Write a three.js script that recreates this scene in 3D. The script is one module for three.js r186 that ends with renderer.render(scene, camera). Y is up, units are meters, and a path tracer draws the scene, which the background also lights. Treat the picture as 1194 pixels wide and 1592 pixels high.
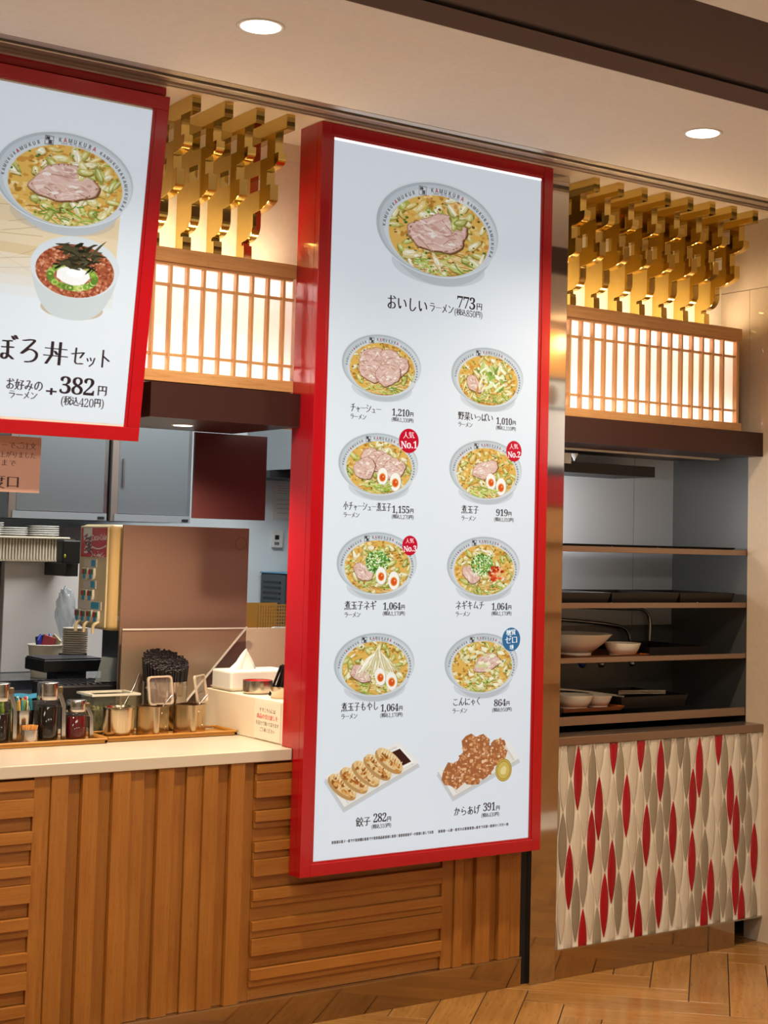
import * as THREE from 'three';
import { RoundedBoxGeometry } from 'three/addons/geometries/RoundedBoxGeometry.js';
import { mergeGeometries } from 'three/addons/utils/BufferGeometryUtils.js';
import { RectAreaLightUniformsLib } from 'three/addons/lights/RectAreaLightUniformsLib.js';

// ---------------------------------------------------------------- camera, exposure, large lights
const scene = new THREE.Scene();
scene.background = new THREE.Color(0x000000);
const renderer = new THREE.WebGLRenderer();
renderer.toneMapping = THREE.LinearToneMapping;
renderer.toneMappingExposure = 1.0;
renderer.shadowMap.enabled = true;
RectAreaLightUniformsLib.init();

const FOCAL = 2408.9;
const camera = new THREE.PerspectiveCamera(2 * Math.atan(796 / FOCAL) * 180 / Math.PI, 0.75, 0.05, 60);
{
  const yaw = 0.61739, pitch = 0.07124, roll = 0.023789;
  const fw = new THREE.Vector3(Math.sin(yaw) * Math.cos(pitch), Math.sin(pitch), -Math.cos(yaw) * Math.cos(pitch));
  const rt = new THREE.Vector3(Math.cos(yaw), 0, Math.sin(yaw));
  const up = rt.clone().cross(fw);
  camera.position.set(0, 1.55, 4.44);
  camera.up.copy(rt.clone().multiplyScalar(-Math.sin(roll)).addScaledVector(up, Math.cos(roll)));
  camera.lookAt(camera.position.clone().add(fw));
  camera.setViewOffset(1194, 1592, 597 - 702.8, 796 - 680.3, 1194, 1592);
}
const WARM = new THREE.Color(1.0, 0.82, 0.60), SOFT = new THREE.Color(1.0, 0.92, 0.81), COOL = new THREE.Color(0.94, 0.98, 1.0);
function areaLight(color, intensity, w, h, pos, target) {
  const l = new THREE.RectAreaLight(color, intensity, w, h);
  l.position.set(...pos); l.lookAt(...target); l.name = 'area_light'; scene.add(l); return l;
}
// added soft fill light: unseen ceiling panels over the concourse (fittings built further down)
const FILL_PANELS = [[-1.6, 2.4], [1.3, 2.4], [6.9, 2.25], [-1.6, 6.0], [1.4, 6.0], [4.4, 6.0]];
for (const [x, z] of FILL_PANELS) areaLight(SOFT, x > 6 ? 24 : 12.5, 1.5, 0.6, [x, 2.915, z], [x, 0, z]);
// kitchen ceiling panel
areaLight(COOL, 16, 1.5, 0.5, [2.9, 2.56, -1.25], [2.9, 0, -1.25]);

// ---------------------------------------------------------------- helpers
let seed = 20240611;
const rnd = () => { seed = (seed * 1664525 + 1013904223) >>> 0; return seed / 4294967296; };
const rr = (a, b) => a + (b - a) * rnd();
const ORD = ['topmost', 'second', 'third', 'fourth', 'fifth', 'sixth', 'seventh', 'eighth', 'ninth', 'tenth', 'eleventh', 'twelfth', 'thirteenth', 'fourteenth', 'fifteenth', 'sixteenth'];
const fromTop = (i, n) => ORD[n - 1 - i] + (i === n - 1 ? '' : ' from the top');
const used = new Map();
function numbered(name) {
  const n = used.get(name) ?? 0; used.set(name, n + 1);
  return n ? name + '_' + String(n).padStart(3, '0') : name;
}
function offsetOf(o) { const v = new THREE.Vector3(); while (o && o !== scene) { v.add(o.position); o = o.parent; } return v; }
function thing(name, label, category, base = [0, 0, 0], group) {
  const o = new THREE.Group(); o.name = numbered(name); o.position.set(...base); scene.add(o);
  o.userData = { label, category }; if (group) o.userData.group = group; return o;
}
function shade(m) { m.castShadow = true; m.receiveShadow = true; return m; }
// geometry is given in world coordinates; the mesh keeps it relative to its parent
function part(parent, name, geo, mat, label) {
  const m = shade(new THREE.Mesh(geo, mat)); m.name = name;
  const v = offsetOf(parent); geo.translate(-v.x, -v.y, -v.z); parent.add(m);
  if (label) m.userData.label = label; return m;
}
function put(parent, name, geo, mat, pos, rot) {           // shared geometry, own position (world coordinates)
  const m = shade(new THREE.Mesh(geo, mat)); m.name = name;
  const v = offsetOf(parent); m.position.set(pos[0] - v.x, pos[1] - v.y, pos[2] - v.z); if (rot) m.rotation.set(...rot); parent.add(m); return m;
}
function solo(name, geo, mat, label, category, group) {
  const m = shade(new THREE.Mesh(geo, mat)); m.name = numbered(name); m.userData = { label, category }; if (group) m.userData.group = group;
  geo.computeBoundingBox(); const b = geo.boundingBox, c = [(b.min.x + b.max.x) / 2, b.min.y, (b.min.z + b.max.z) / 2];
  geo.translate(-c[0], -c[1], -c[2]); m.position.set(...c); scene.add(m); return m;
}
function struct(name, geo, mat, label) {
  const m = shade(new THREE.Mesh(geo, mat)); m.name = numbered(name); m.userData = { kind: 'structure', label, category: name.split('_')[0] }; scene.add(m); return m;
}
// box between two corners; grain: which axis u runs along
function bx(x0, x1, y0, y1, z0, z1, r = 0, seg = 2) {
  const w = x1 - x0, h = y1 - y0, d = z1 - z0;
  const g = r ? new RoundedBoxGeometry(w, h, d, seg, Math.min(r, w / 2.01, h / 2.01, d / 2.01)) : new THREE.BoxGeometry(w, h, d);
  g.translate((x0 + x1) / 2, (y0 + y1) / 2, (z0 + z1) / 2); return g;
}
// uv in metres, v along the given axis ('x','y','z'), shifted at random
function grain(g, axis = 'y', scale = 1, du = rnd(), dv = rnd()) {
  if (g.index) g = g.toNonIndexed();
  const p = g.attributes.position, n = g.attributes.normal, uv = new Float32Array(p.count * 2);
  const get = { x: (i) => p.getX(i), y: (i) => p.getY(i), z: (i) => p.getZ(i) };
  for (let i = 0; i < p.count; i++) {
    const a = [Math.abs(n.getX(i)), Math.abs(n.getY(i)), Math.abs(n.getZ(i))], k = a.indexOf(Math.max(...a));
    const others = ['x', 'y', 'z'].filter((q, j) => j !== k);
    let v = axis, u = others.find((q) => q !== axis);
    if (!others.includes(axis)) { u = others[0]; v = others[1]; }
    uv[2 * i] = get[u](i) * scale + du; uv[2 * i + 1] = get[v](i) * scale + dv;
  }
  g.setAttribute('uv', new THREE.BufferAttribute(uv, 2)); return g;
}
function lathe(pts, x, y, z, seg = 32) { const g = new THREE.LatheGeometry(pts.map(([a, b]) => new THREE.Vector2(a, b)), seg); g.translate(x, y, z); return g; }
function cyl(r0, r1, h, x, y, z, seg = 24) { const g = new THREE.CylinderGeometry(r1, r0, h, seg); g.translate(x, y + h / 2, z); return g; }
function tube(pts, r, seg = 24, rad = 8) { return new THREE.TubeGeometry(new THREE.CatmullRomCurve3(pts.map((p) => new THREE.Vector3(...p))), seg, r, rad, false); }
function shapeOf(pts) { const s = new THREE.Shape(); pts.forEach(([a, b], i) => i ? s.lineTo(a, b) : s.moveTo(a, b)); s.closePath(); return s; }
function extrude(shape, depth, bevel = 0) { return new THREE.ExtrudeGeometry(shape, { depth, bevelEnabled: bevel > 0, bevelThickness: bevel, bevelSize: bevel, bevelSegments: 2, curveSegments: 10 }); }
function merged(list) { return mergeGeometries(list.map((g) => { const q = g.index ? g.toNonIndexed() : g; for (const k of Object.keys(q.attributes)) if (!['position', 'normal', 'uv'].includes(k)) q.deleteAttribute(k); return q; })); }
function canvas(w, h) { const c = document.createElement('canvas'); c.width = w; c.height = h; return [c, c.getContext('2d')]; }
function tex(c, srgb = true, repeat = false) {
  const t = new THREE.CanvasTexture(c); if (srgb) t.colorSpace = THREE.SRGBColorSpace;
  t.magFilter = THREE.LinearFilter; if (repeat) t.wrapS = t.wrapT = THREE.RepeatWrapping; return t;
}
const std = (color, roughness = 0.6, metalness = 0, extra = {}) => new THREE.MeshStandardMaterial({ color, roughness, metalness, ...extra });
const phys = (color, roughness = 0.4, metalness = 0, extra = {}) => new THREE.MeshPhysicalMaterial({ color, roughness, metalness, ...extra });

// tileable value noise
function noise2(px, py, s) {
  const t = []; let q = s; const r = () => { q = (q * 1664525 + 1013904223) >>> 0; return q / 4294967296; };
  for (let i = 0; i < px * py; i++) t.push(r());
  return (u, v) => { const x = ((u % 1) + 1) % 1 * px, y = ((v % 1) + 1) % 1 * py, i = Math.floor(x), j = Math.floor(y), f = x - i, g = y - j;
    const a = f * f * (3 - 2 * f), b = g * g * (3 - 2 * g), at = (m, n) => t[(n % py) * px + (m % px)];
    return (at(i, j) * (1 - a) + at(i + 1, j) * a) * (1 - b) + (at(i, j + 1) * (1 - a) + at(i + 1, j + 1) * a) * b; };
}
function texture2(n, f, srgb = true) {
  const data = new Uint8Array(n * n * 4);
  for (let y = 0; y < n; y++) for (let x = 0; x < n; x++) { const c = f((x + 0.5) / n, (y + 0.5) / n), o = (y * n + x) * 4; data[o] = Math.min(255, Math.max(0, c[0])); data[o + 1] = Math.min(255, Math.max(0, c[1])); data[o + 2] = Math.min(255, Math.max(0, c[2])); data[o + 3] = 255; }
  const t = new THREE.DataTexture(data, n, n); t.wrapS = t.wrapT = THREE.RepeatWrapping; t.magFilter = THREE.LinearFilter; if (srgb) t.colorSpace = THREE.SRGBColorSpace; t.needsUpdate = true; return t;
}
// straight-grained wood, grain along v
function woodTexture(n, base, dark, s, across = 60) {
  const a = noise2(across, 3, s), b = noise2(across * 3, 6, s + 1), c = noise2(6, 4, s + 2), d = noise2(across * 4, 24, s + 3);
  return texture2(n, (u, v) => {
    const w = u + 0.012 * (c(u, v) - 0.5);
    const k = 0.3 * a(w, v) + 0.4 * b(w, v) + 0.3 * c(u, v), p = d(w, v) > 0.8 ? 0.3 : 0;
    const m = Math.min(1, Math.max(0, (k - 0.2) * 1.2)) + p;
    return base.map((q, i) => q + (dark[i] - q) * Math.min(1, m));
  });
}
// ---------------------------------------------------------------- materials
const texWood = woodTexture(512, [204, 146, 74], [176, 114, 48], 11, 60);
const texPale = woodTexture(512, [222, 176, 120], [196, 142, 88], 23, 40);
const texFloor = woodTexture(512, [190, 140, 80], [154, 106, 56], 37, 30);
const texSmudge = (() => { const a = noise2(5, 5, 3), b = noise2(14, 14, 5), c = noise2(60, 60, 9); return texture2(256, (u, v) => { const k = 110 + 70 * (0.5 * a(u, v) + 0.3 * b(u, v) + 0.2 * c(u, v)); return [k, k, k]; }, false); })();
const texPlaster = (() => { const a = noise2(90, 90, 71), b = noise2(8, 8, 72); return texture2(256, (u, v) => { const k = 243 + 6 * a(u, v) + 2 * b(u, v); return [k, k * 0.992, k * 0.98]; }); })();
const mapped = (m, t, rep) => { const q = t.clone(); q.repeat.set(rep, rep); q.needsUpdate = true; return q; };

const mRed = phys(0xa80014, 0.22, 0, { clearcoat: 0.5, clearcoatRoughness: 0.08 });
const mRedSide = mRed;
const mGold = phys(0xffffff, 0.055, 1); mGold.color.setRGB(0.64, 0.47, 0.15);
const mWood = [1, 0.96, 1.03].map((k) => std(new THREE.Color(0.57 * k, 0.47 * k, 0.31 * k), 0.38, 0, { map: mapped(null, texWood, 2.2) }));
const mPale = [1, 0.94].map((k) => std(new THREE.Color(0.86 * k, 0.80 * k, 0.74 * k), 0.5, 0, { map: mapped(null, texPale, 3) }));
const mFloor = [1, 0.93, 1.05, 0.88].map((k) => std(new THREE.Color(0.70 * k, 0.67 * k, 0.58 * k), 0.18, 0, { map: mapped(null, texFloor, 1.3) }));
const mFloorBase = std(0x2a1a0d, 0.8);
const mCeil = std(0xdcd7d2, 0.85, 0, { map: mapped(null, texPlaster, 1) });
const mInner = std(0xeee2cf, 0.75, 0, { map: mapped(null, texPlaster, 1) });
const mBrown = std(0x85706a, 0.6);
const mSteel = std(0xb9b6b2, 0.28, 1, { roughnessMap: mapped(null, texSmudge, 1.5) });
const mSteelDull = std(0x8b9096, 0.42, 0.9, { roughnessMap: mapped(null, texSmudge, 2) });
const mMirror = std(0xb8b2ac, 0.09, 1, { roughnessMap: mapped(null, texSmudge, 0.7) }); mMirror.roughness = 0.09;
const mKick = std(0xb0a08c, 0.13, 1, { roughnessMap: mapped(null, texSmudge, 1) });
const mBeam = phys(0x300f0a, 0.36);
const mCounter = phys(0xc4b6a2, 0.22);
const mBlack = std(0x121214, 0.45);
const mDark = std(0x24242a, 0.5);
const mWhite = std(0xd9d7d2, 0.5);
const mCream = std(0xdccfb8, 0.55);
const mPlastic = phys(0xd4c7b0, 0.35);
const mGlass = phys(0xffffff, 0.03, 0, { transmission: 1, thickness: 0, ior: 1.45 });
const mLamp = (r, g, b, k) => { const m = std(0xffffff, 0.5); m.emissive.setRGB(r, g, b); m.emissiveIntensity = k; return m; };

// ---------------------------------------------------------------- setting: floor
{
  const fl = struct('floor', grain(bx(-8, 14, -0.08, -0.004, -4, 10), 'x', 1), mFloorBase, 'dark subfloor below the herringbone boards');
  const W = 0.14, L = 0.70, gap = 0.0016, geo = [];
  for (let i = 0; i < 6; i++) { const g = grain(bx(-W / 2 + gap, W / 2 - gap, -0.01, 0, -L / 2 + gap, L / 2 - gap, 0.0015, 1), 'z', 1); geo.push(g); }
  // herringbone turned 45 degrees: pairs of boards in zigzag columns
  const c = Math.SQRT1_2, spots = [];
  for (let a = -40; a < 60; a++) for (let b = -12; b < 14; b++) {
    // lattice of the herringbone in its own (unturned) frame
    const u = a * W + b * L, v = a * W - b * L; // steps (W,W) and (L,-L)
    spots.push([u + W / 2, v + L / 2, 0]);           // upright board
    spots.push([u + W + L / 2, v + W / 2, 1]);       // lying board
  }
  let n = 0;
  for (const [u, v, t] of spots) {
    const x = 3.4 + (u - v) * c, z = 0.75 + (u + v) * c;
    if (x < 1.75 || x > 5.3 || z < -0.32 || z > 2.4) continue;
    const m = put(fl, 'plank', geo[n % 6], mFloor[(n * 7 + (t ? 3 : 0)) % 4], [x, 0, z], [0, (t ? Math.PI / 4 : -Math.PI / 4), 0]); n++;
  }
  // boards farther off than they can be told apart
  const far = (x0, x1, z0, z1) => part(fl, 'floor_boards', grain(bx(x0, x1, -0.004, -0.001, z0, z1), 'x', 1), mFloor[1]);
  far(-8, 1.75, 0.0, 2.4); far(5.3, 14, 0.0, 2.4);
  part(fl, 'bounce_floor', bx(-8, 14, -0.004, -0.001, 2.4, 10), std(0xd8cfc2, 0.5));  // unseen concourse floor, made pale to bounce light onto the ceiling
}
// ---------------------------------------------------------------- setting: ceilings and far walls
struct('ceiling', grain(bx(-8, 5.6, 2.95, 3.0, 0.25, 1.085), 'x', 1), mCeil, 'beige plaster ceiling strip in front of the shop');
struct('ceiling_concourse', grain(bx(-8, 14, 2.95, 3.0, 1.652, 10), 'x', 1), mCeil, 'beige plaster ceiling beyond the brown trough');
struct('ceiling_shop', grain(bx(-8, 5.6, 2.95, 3.0, -0.30, 0.095), 'x', 1), mInner, 'cream ceiling above the gold brackets');
struct('trim_1', bx(-8, 14, 2.951, 3.005, 1.055, 1.0855), mBrown, 'brown lower fascia of the ceiling trough');
struct('trim_2', bx(-8, 14, 3.025, 3.42, 1.03, 1.0855), mBrown, 'brown upper fascia of the ceiling trough');
struct('trim_3', bx(-8, 14, 2.951, 3.42, 1.652, 1.70), mBrown, 'brown fascia on the far side of the ceiling trough');
struct('ceiling_trough', bx(-8, 14, 3.42, 3.46, 0.9, 1.72), mBrown, 'brown top of the ceiling trough');
struct('trim_4', bx(-8, 14, 3.0, 3.42, 0.90, 0.93), mBrown, 'brown board behind the joint of the trough fascia');
// roller-shutter slot in the ceiling
{
  const s = thing('shutter_track', 'polished metal shutter track with dark slots set in the ceiling', 'shutter track', [2, 2.95, 0.17]);
  const mTrack = std(0xb9ab9c, 0.34, 0.75);
  part(s, 'slot_housing', bx(-8, 5.6, 2.975, 3.0, 0.095, 0.25), mBlack);
  part(s, 'outer_lip', bx(-8, 5.6, 2.9485, 2.975, 0.219, 0.2515), mTrack);
  part(s, 'outer_rail', bx(-8, 5.6, 2.953, 2.965, 0.204, 0.2185), mTrack);
  part(s, 'shutter_bar', bx(-8, 5.6, 2.955, 2.975, 0.125, 0.165, 0.004), mTrack);
  part(s, 'inner_rail', bx(-8, 5.6, 2.951, 2.965, 0.1065, 0.116), mTrack);
  part(s, 'inner_lip', bx(-8, 5.6, 2.949, 2.975, 0.0945, 0.1035), mTrack);
}
struct('wall_upper', grain(bx(-0.5, 4.735, 1.95, 2.95, -0.30, -0.262), 'x', 1), mInner, 'cream wall behind the gold brackets');
struct('wall_upper', bx(2.0, 4.735, 2.884, 2.8865, -0.2622, -0.2612), mCeil, 'fine panel joint in the cream wall behind the brackets');
{
  const w = thing('wall_right', 'glossy cream wall panel returning at the end of the shop front', 'wall', [4.78, 0, 0.3]); w.userData.kind = 'structure';
  const mGlossCream = phys(0xcdb9a2, 0.035, 0, { map: mapped(null, texPlaster, 1) });
  part(w, 'panel', grain(bx(4.735, 4.86, 0, 2.66, -0.095, 0.9), 'y', 1), mGlossCream);
  part(w, 'panel', grain(bx(4.735, 4.86, 2.6625, 2.95, -0.30, 0.9), 'y', 1), mGlossCream);
  part(w, 'panel', grain(bx(4.735, 4.86, 1.96, 2.66, -0.30, -0.0965), 'y', 1), mGlossCream);
}
struct('wall_far', bx(-8, 14, 0, 2.95, 9.9, 10), mCream, 'distant wall of the concourse');
struct('wall_far', bx(-8.1, -8, 0, 2.95, -4, 10), mCream, 'end wall of the concourse');
struct('wall_far', bx(14, 14.1, 0, 2.95, -4, 10), mCream, 'other end wall of the concourse');
struct('wall_front', bx(-8, 0.4, 0, 2.95, -0.30, -0.02), mCream, 'plain wall beside the shop front');
struct('wall_front', bx(4.86, 14, 0, 2.95, 0.55, 0.9), mCream, 'plain wall past the cream return');
// kitchen shell
const mKWall = std(0xd3dde0, 0.55), mKGrey = std(0xb4b8bb, 0.35);
struct('wall_kitchen', bx(-0.5, 5.0, 0, 2.6, -2.5, -2.42), mKWall, 'pale blue kitchen back wall');
struct('wall_kitchen', bx(-0.6, -0.5, 0, 2.6, -2.5, -0.3), mKWall, 'kitchen end wall');
struct('ceiling_kitchen', bx(-0.6, 5.0, 2.6, 2.66, -2.5, -0.30), mKWall, 'kitchen ceiling');
struct('floor_kitchen', bx(-0.6, 5.0, -0.003, 0.0005, -2.5, -0.62), mDark, 'dark kitchen floor');

// ---------------------------------------------------------------- pillar, kick plate, beams
{
  const p = thing('pillar', 'polished steel pillar between the big menu sign and the tile panel', 'pillar', [3.59, 0, -0.1]); p.userData.kind = 'structure';
  part(p, 'steel_cladding', grain(bx(3.537, 3.655, 0, 2.9485, -0.24, 0.015, 0.003, 1), 'y', 1), mMirror);
  part(p, 'dark_joint', bx(3.508, 3.5365, 0, 2.9, -0.05, -0.012), mBlack);
  const bl = thing('baseboard_front', 'polished steel kick plate under the wooden counter front', 'kick plate', [1.9, 0, -0.01]); bl.userData.kind = 'structure';
  part(bl, 'kick_plate', grain(bx(0.4, 3.508, 0.001, 0.097, -0.03, 0.0), 'x', 1), mKick);
  part(bl, 'top_edge', bx(0.4, 3.508, 0.097, 0.1015, -0.03, 0.003), mSteel);
  const b2 = thing('baseboard_tiles', 'polished steel base under the leaf tile panel', 'kick plate', [4.2, 0, -0.01]); b2.userData.kind = 'structure';
  part(b2, 'kick_plate', grain(bx(3.655, 4.58, 0.001, 0.10, -0.03, 0.004), 'x', 1), mKick);
}
struct('trim_beam', bx(2.010, 2.543, 1.936, 2.046, -0.49, -0.013), mBeam, 'dark red-brown beam above the serving counter');
struct('trim_beam', bx(3.656, 4.734, 1.956, 2.054, -0.55, -0.013), mBeam, 'dark red-brown beam above the tray return');

// ---------------------------------------------------------------- counter
{
  const t = thing('countertop', 'cream stone worktop of the serving counter', 'worktop', [1.5, 0.852, -0.34]);
  part(t, 'slab', bx(0.4, 2.543, 0.852, 0.889, -0.80, 0.004, 0.003, 2), mCounter);
  part(t, 'slab_end', bx(2.543, 3.0, 0.852, 0.889, -0.80, -0.07), mCounter);
  const f = thing('counter_front', 'wooden counter front of stepped upright and level boards', 'counter front', [1.95, 0.1, -0.02]);
  part(f, 'carcass', bx(0.4, 3.508, 0.1015, 0.8515, -0.7, -0.026), mWood[1]);
  const lv = { p: 0.0, m: -0.009, d: -0.019 };
  const Z = (k) => [-0.0265, lv[k]];
  const plank = (x0, x1, y0, y1, k, axis) => part(f, 'board', grain(bx(x0, x1, y0, y1, ...Z(k), 0.0012, 1), axis, 1), mWood[Math.floor(rnd() * 3)]);
  const vx = [1.686, 1.737, 1.79, 1.833, 1.886, 1.93, 1.987, 2.036, 2.079, 2.132, 2.178, 2.233, 2.283, 2.326, 2.377, 2.419], vk = 'mpdpdpmdpdmpdpd';
  for (let i = 0; i < 15; i++) plank(vx[i] + 0.0004, vx[i + 1] - 0.0004, 0.1018, 0.8512, vk[i], 'y');
  const v2 = [3.161, 3.21, 3.246, 3.303, 3.366, 3.404, 3.453, 3.508], k2 = 'mpdpdpm';
  for (let i = 0; i < 7; i++) plank(v2[i] + 0.0004, v2[i + 1] - 0.0004, 0.1018, 0.8512, k2[i], 'y');
  const hs = [[0.030, 'p'], [0.024, 'm'], [0.053, 'p'], [0.042, 'd'], [0.034, 'p'], [0.022, 'm'], [0.043, 'd']];
  for (const [x0, x1] of [[0.95, 1.686], [2.419, 3.161]]) {
    let y = 0.845; plank(x0, x1, 0.8455, 0.8512, 'd', 'x');
    for (let q = 0; q < 3; q++) for (const [h, k] of hs) { const y0 = Math.max(0.1018, y - h); plank(x0 + 0.0004, x1 - 0.0004, y0 + 0.0004, y - 0.0004, k, 'x'); y = y0; }
  }
}
// ---------------------------------------------------------------- lattice light screens
function latticeScreen(x0, x1, first, pitch, count, label, postAt) {
  const s = thing('lattice_screen', label, 'lattice screen', [(x0 + x1) / 2, 2.05, -0.09]);
  part(s, 'top_rail', grain(bx(x0, x1, 2.437, 2.484, -0.105, -0.064, 0.0015, 1), 'x', 1), mPale[0]);
  part(s, 'top_lip', grain(bx(x0, x1 - 0.01, 2.428, 2.437, -0.1, -0.070), 'x', 1), mPale[1]);
  part(s, 'bottom_rail', grain(bx(x0, x1, 2.0545, 2.092, -0.105, -0.064, 0.0015, 1), 'x', 1), mPale[0]);
  for (let i = 0; i < count; i++) { const x = first + i * pitch; part(s, 'slat', grain(bx(x, x + 0.0085, 2.092, 2.428, -0.088, -0.067), 'y', 1), mPale[i % 2]); }
  for (const y of [2.1385, 2.362]) part(s, 'cross_bar', grain(bx(x0, x1 - (postAt ? 0.016 : 0.0005), y, y + 0.0085, -0.0875, -0.074), 'x', 1), mPale[1]);
  if (postAt) part(s, 'end_post', grain(bx(postAt, postAt + 0.012, 2.092, 2.437, -0.105, -0.066), 'y', 1), mPale[0]);
  const paper = new THREE.MeshPhysicalMaterial({ color: 0xfdfbfa, roughness: 1, transmission: 0.6, thickness: 0 });
  part(s, 'paper_pane', bx(x0, x1, 2.092, 2.437, -0.0905, -0.089), paper);
  return s;
}
latticeScreen(1.990, 2.5435, 2.0275, 0.0586, 9, 'backlit wooden lattice screen beside the tilted rice bowl sign');
latticeScreen(3.656, 4.66, 3.7365 - 0.0583, 0.0583, 16, 'backlit wooden lattice screen above the tray return', 4.632);
// fluorescent tubes inside the light boxes, one above and one below
for (const [x0, x1, where] of [[2.0, 2.54, 'tilted rice bowl sign'], [3.66, 4.63, 'tray return']]) for (const [y, w] of [[2.418, 'upper'], [2.112, 'lower']]) {
  solo('tube_light', new THREE.CylinderGeometry(0.008, 0.008, x1 - x0, 10).rotateZ(Math.PI / 2).translate((x0 + x1) / 2, y, -0.150), mLamp(1, 0.96, 0.92, 3), w + ' fluorescent tube behind the lattice screen by the ' + where, 'lamp');
  areaLight(new THREE.Color(1.0, 0.97, 0.98), 74, x1 - x0, 0.02, [(x0 + x1) / 2, y, -0.139], [(x0 + x1) / 2, y, 1]);
}
struct('trim_box', bx(4.645, 4.66, 2.0545, 2.455, -0.262, -0.105), mPale[0], 'end board of the light box above the tray return');
struct('trim_box', bx(1.985, 1.9895, 2.0545, 2.455, -0.262, -0.08), mPale[0], 'end board of the light box above the serving counter');
struct('wall_upper', bx(0.4, 1.984, 1.95, 2.95, -0.261, -0.20), mInner, 'cream wall behind the tilted sign');
// shelf that closes the light box towards the brackets, with an LED strip that washes the cream wall
for (const [x0, x1, where] of [[1.990, 2.543, 'serving counter'], [3.656, 4.66, 'tray return']]) {
  struct('trim_box', bx(x0, x1, 2.455, 2.470, -0.262, -0.105), mInner, 'closing board over the light box above the ' + where);
  struct('trim_box', bx(x0, x1, 2.03, 2.0545, -0.262, -0.105), mInner, 'closing board under the light box above the ' + where);
  solo('led_strip', bx(x0, x1, 2.4705, 2.476, -0.170, -0.150), mLamp(1, 0.72, 0.40, 2), 'warm strip lamp below the gold brackets over the ' + where, 'lamp');
  areaLight(new THREE.Color(1, 0.82, 0.56), 75, x1 - x0, 0.02, [(x0 + x1) / 2, 2.479, -0.160], [(x0 + x1) / 2, 2.9, -0.175]);
}
// ---------------------------------------------------------------- gold brackets
{
  const s = new THREE.Shape(); // drawn in (z, y)
  s.moveTo(-0.262, 2.9495); s.lineTo(0.066, 2.9495); s.lineTo(0.066, 2.90); s.lineTo(-0.010, 2.90); s.lineTo(-0.010, 2.833); s.lineTo(0.016, 2.833); s.lineTo(0.016, 2.812);
  s.quadraticCurveTo(0.010, 2.789, -0.060, 2.785); s.lineTo(-0.060, 2.735); s.lineTo(-0.034, 2.735); s.lineTo(-0.034, 2.684);
  s.quadraticCurveTo(-0.075, 2.659, -0.148, 2.655); s.lineTo(-0.148, 2.614); s.quadraticCurveTo(-0.155, 2.572, -0.216, 2.570); s.lineTo(-0.224, 2.568); s.lineTo(-0.224, 2.556); s.lineTo(-0.208, 2.556); s.quadraticCurveTo(-0.204, 2.53, -0.208, 2.473); s.lineTo(-0.262, 2.473); s.closePath();
  const hole = (z0, z1, y0, y1) => { const h = new THREE.Path(); h.moveTo(z0, y0); h.lineTo(z0, y1); h.lineTo(z1, y1); h.lineTo(z1, y0); h.closePath(); s.holes.push(h); };
  hole(-0.165, -0.062, 2.829, 2.889); hole(-0.175, -0.106, 2.727, 2.779);
  const g = new THREE.ExtrudeGeometry(s, { depth: 0.029, bevelEnabled: true, bevelThickness: 0.0008, bevelSize: 0.0008, bevelSegments: 1, curveSegments: 10 });
  g.rotateY(-Math.PI / 2); // shape x -> world z, depth -> -x
  g.translate(0.0145, -2.473, 0);
  const place = (x, label, group) => { const m = shade(new THREE.Mesh(g, mGold)); m.name = numbered('gold_bracket'); m.position.set(x, 2.473, 0); m.userData = { label, category: 'bracket', group }; scene.add(m); };
  ['fourth', 'third', 'second', 'first'].forEach((n, i) => place(2.092 + i * 0.113, n + ' stepped gold bracket counted from the tall menu sign over the counter', 'gold brackets over the serving counter'));
  ['first', 'second', 'third', 'fourth', 'fifth', 'sixth', 'seventh', 'eighth'].forEach((n, i) => place(3.744 + i * 0.1214, n + ' stepped gold bracket counted from the steel pillar over the tray return', 'gold brackets over the tray return'));
}
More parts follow.
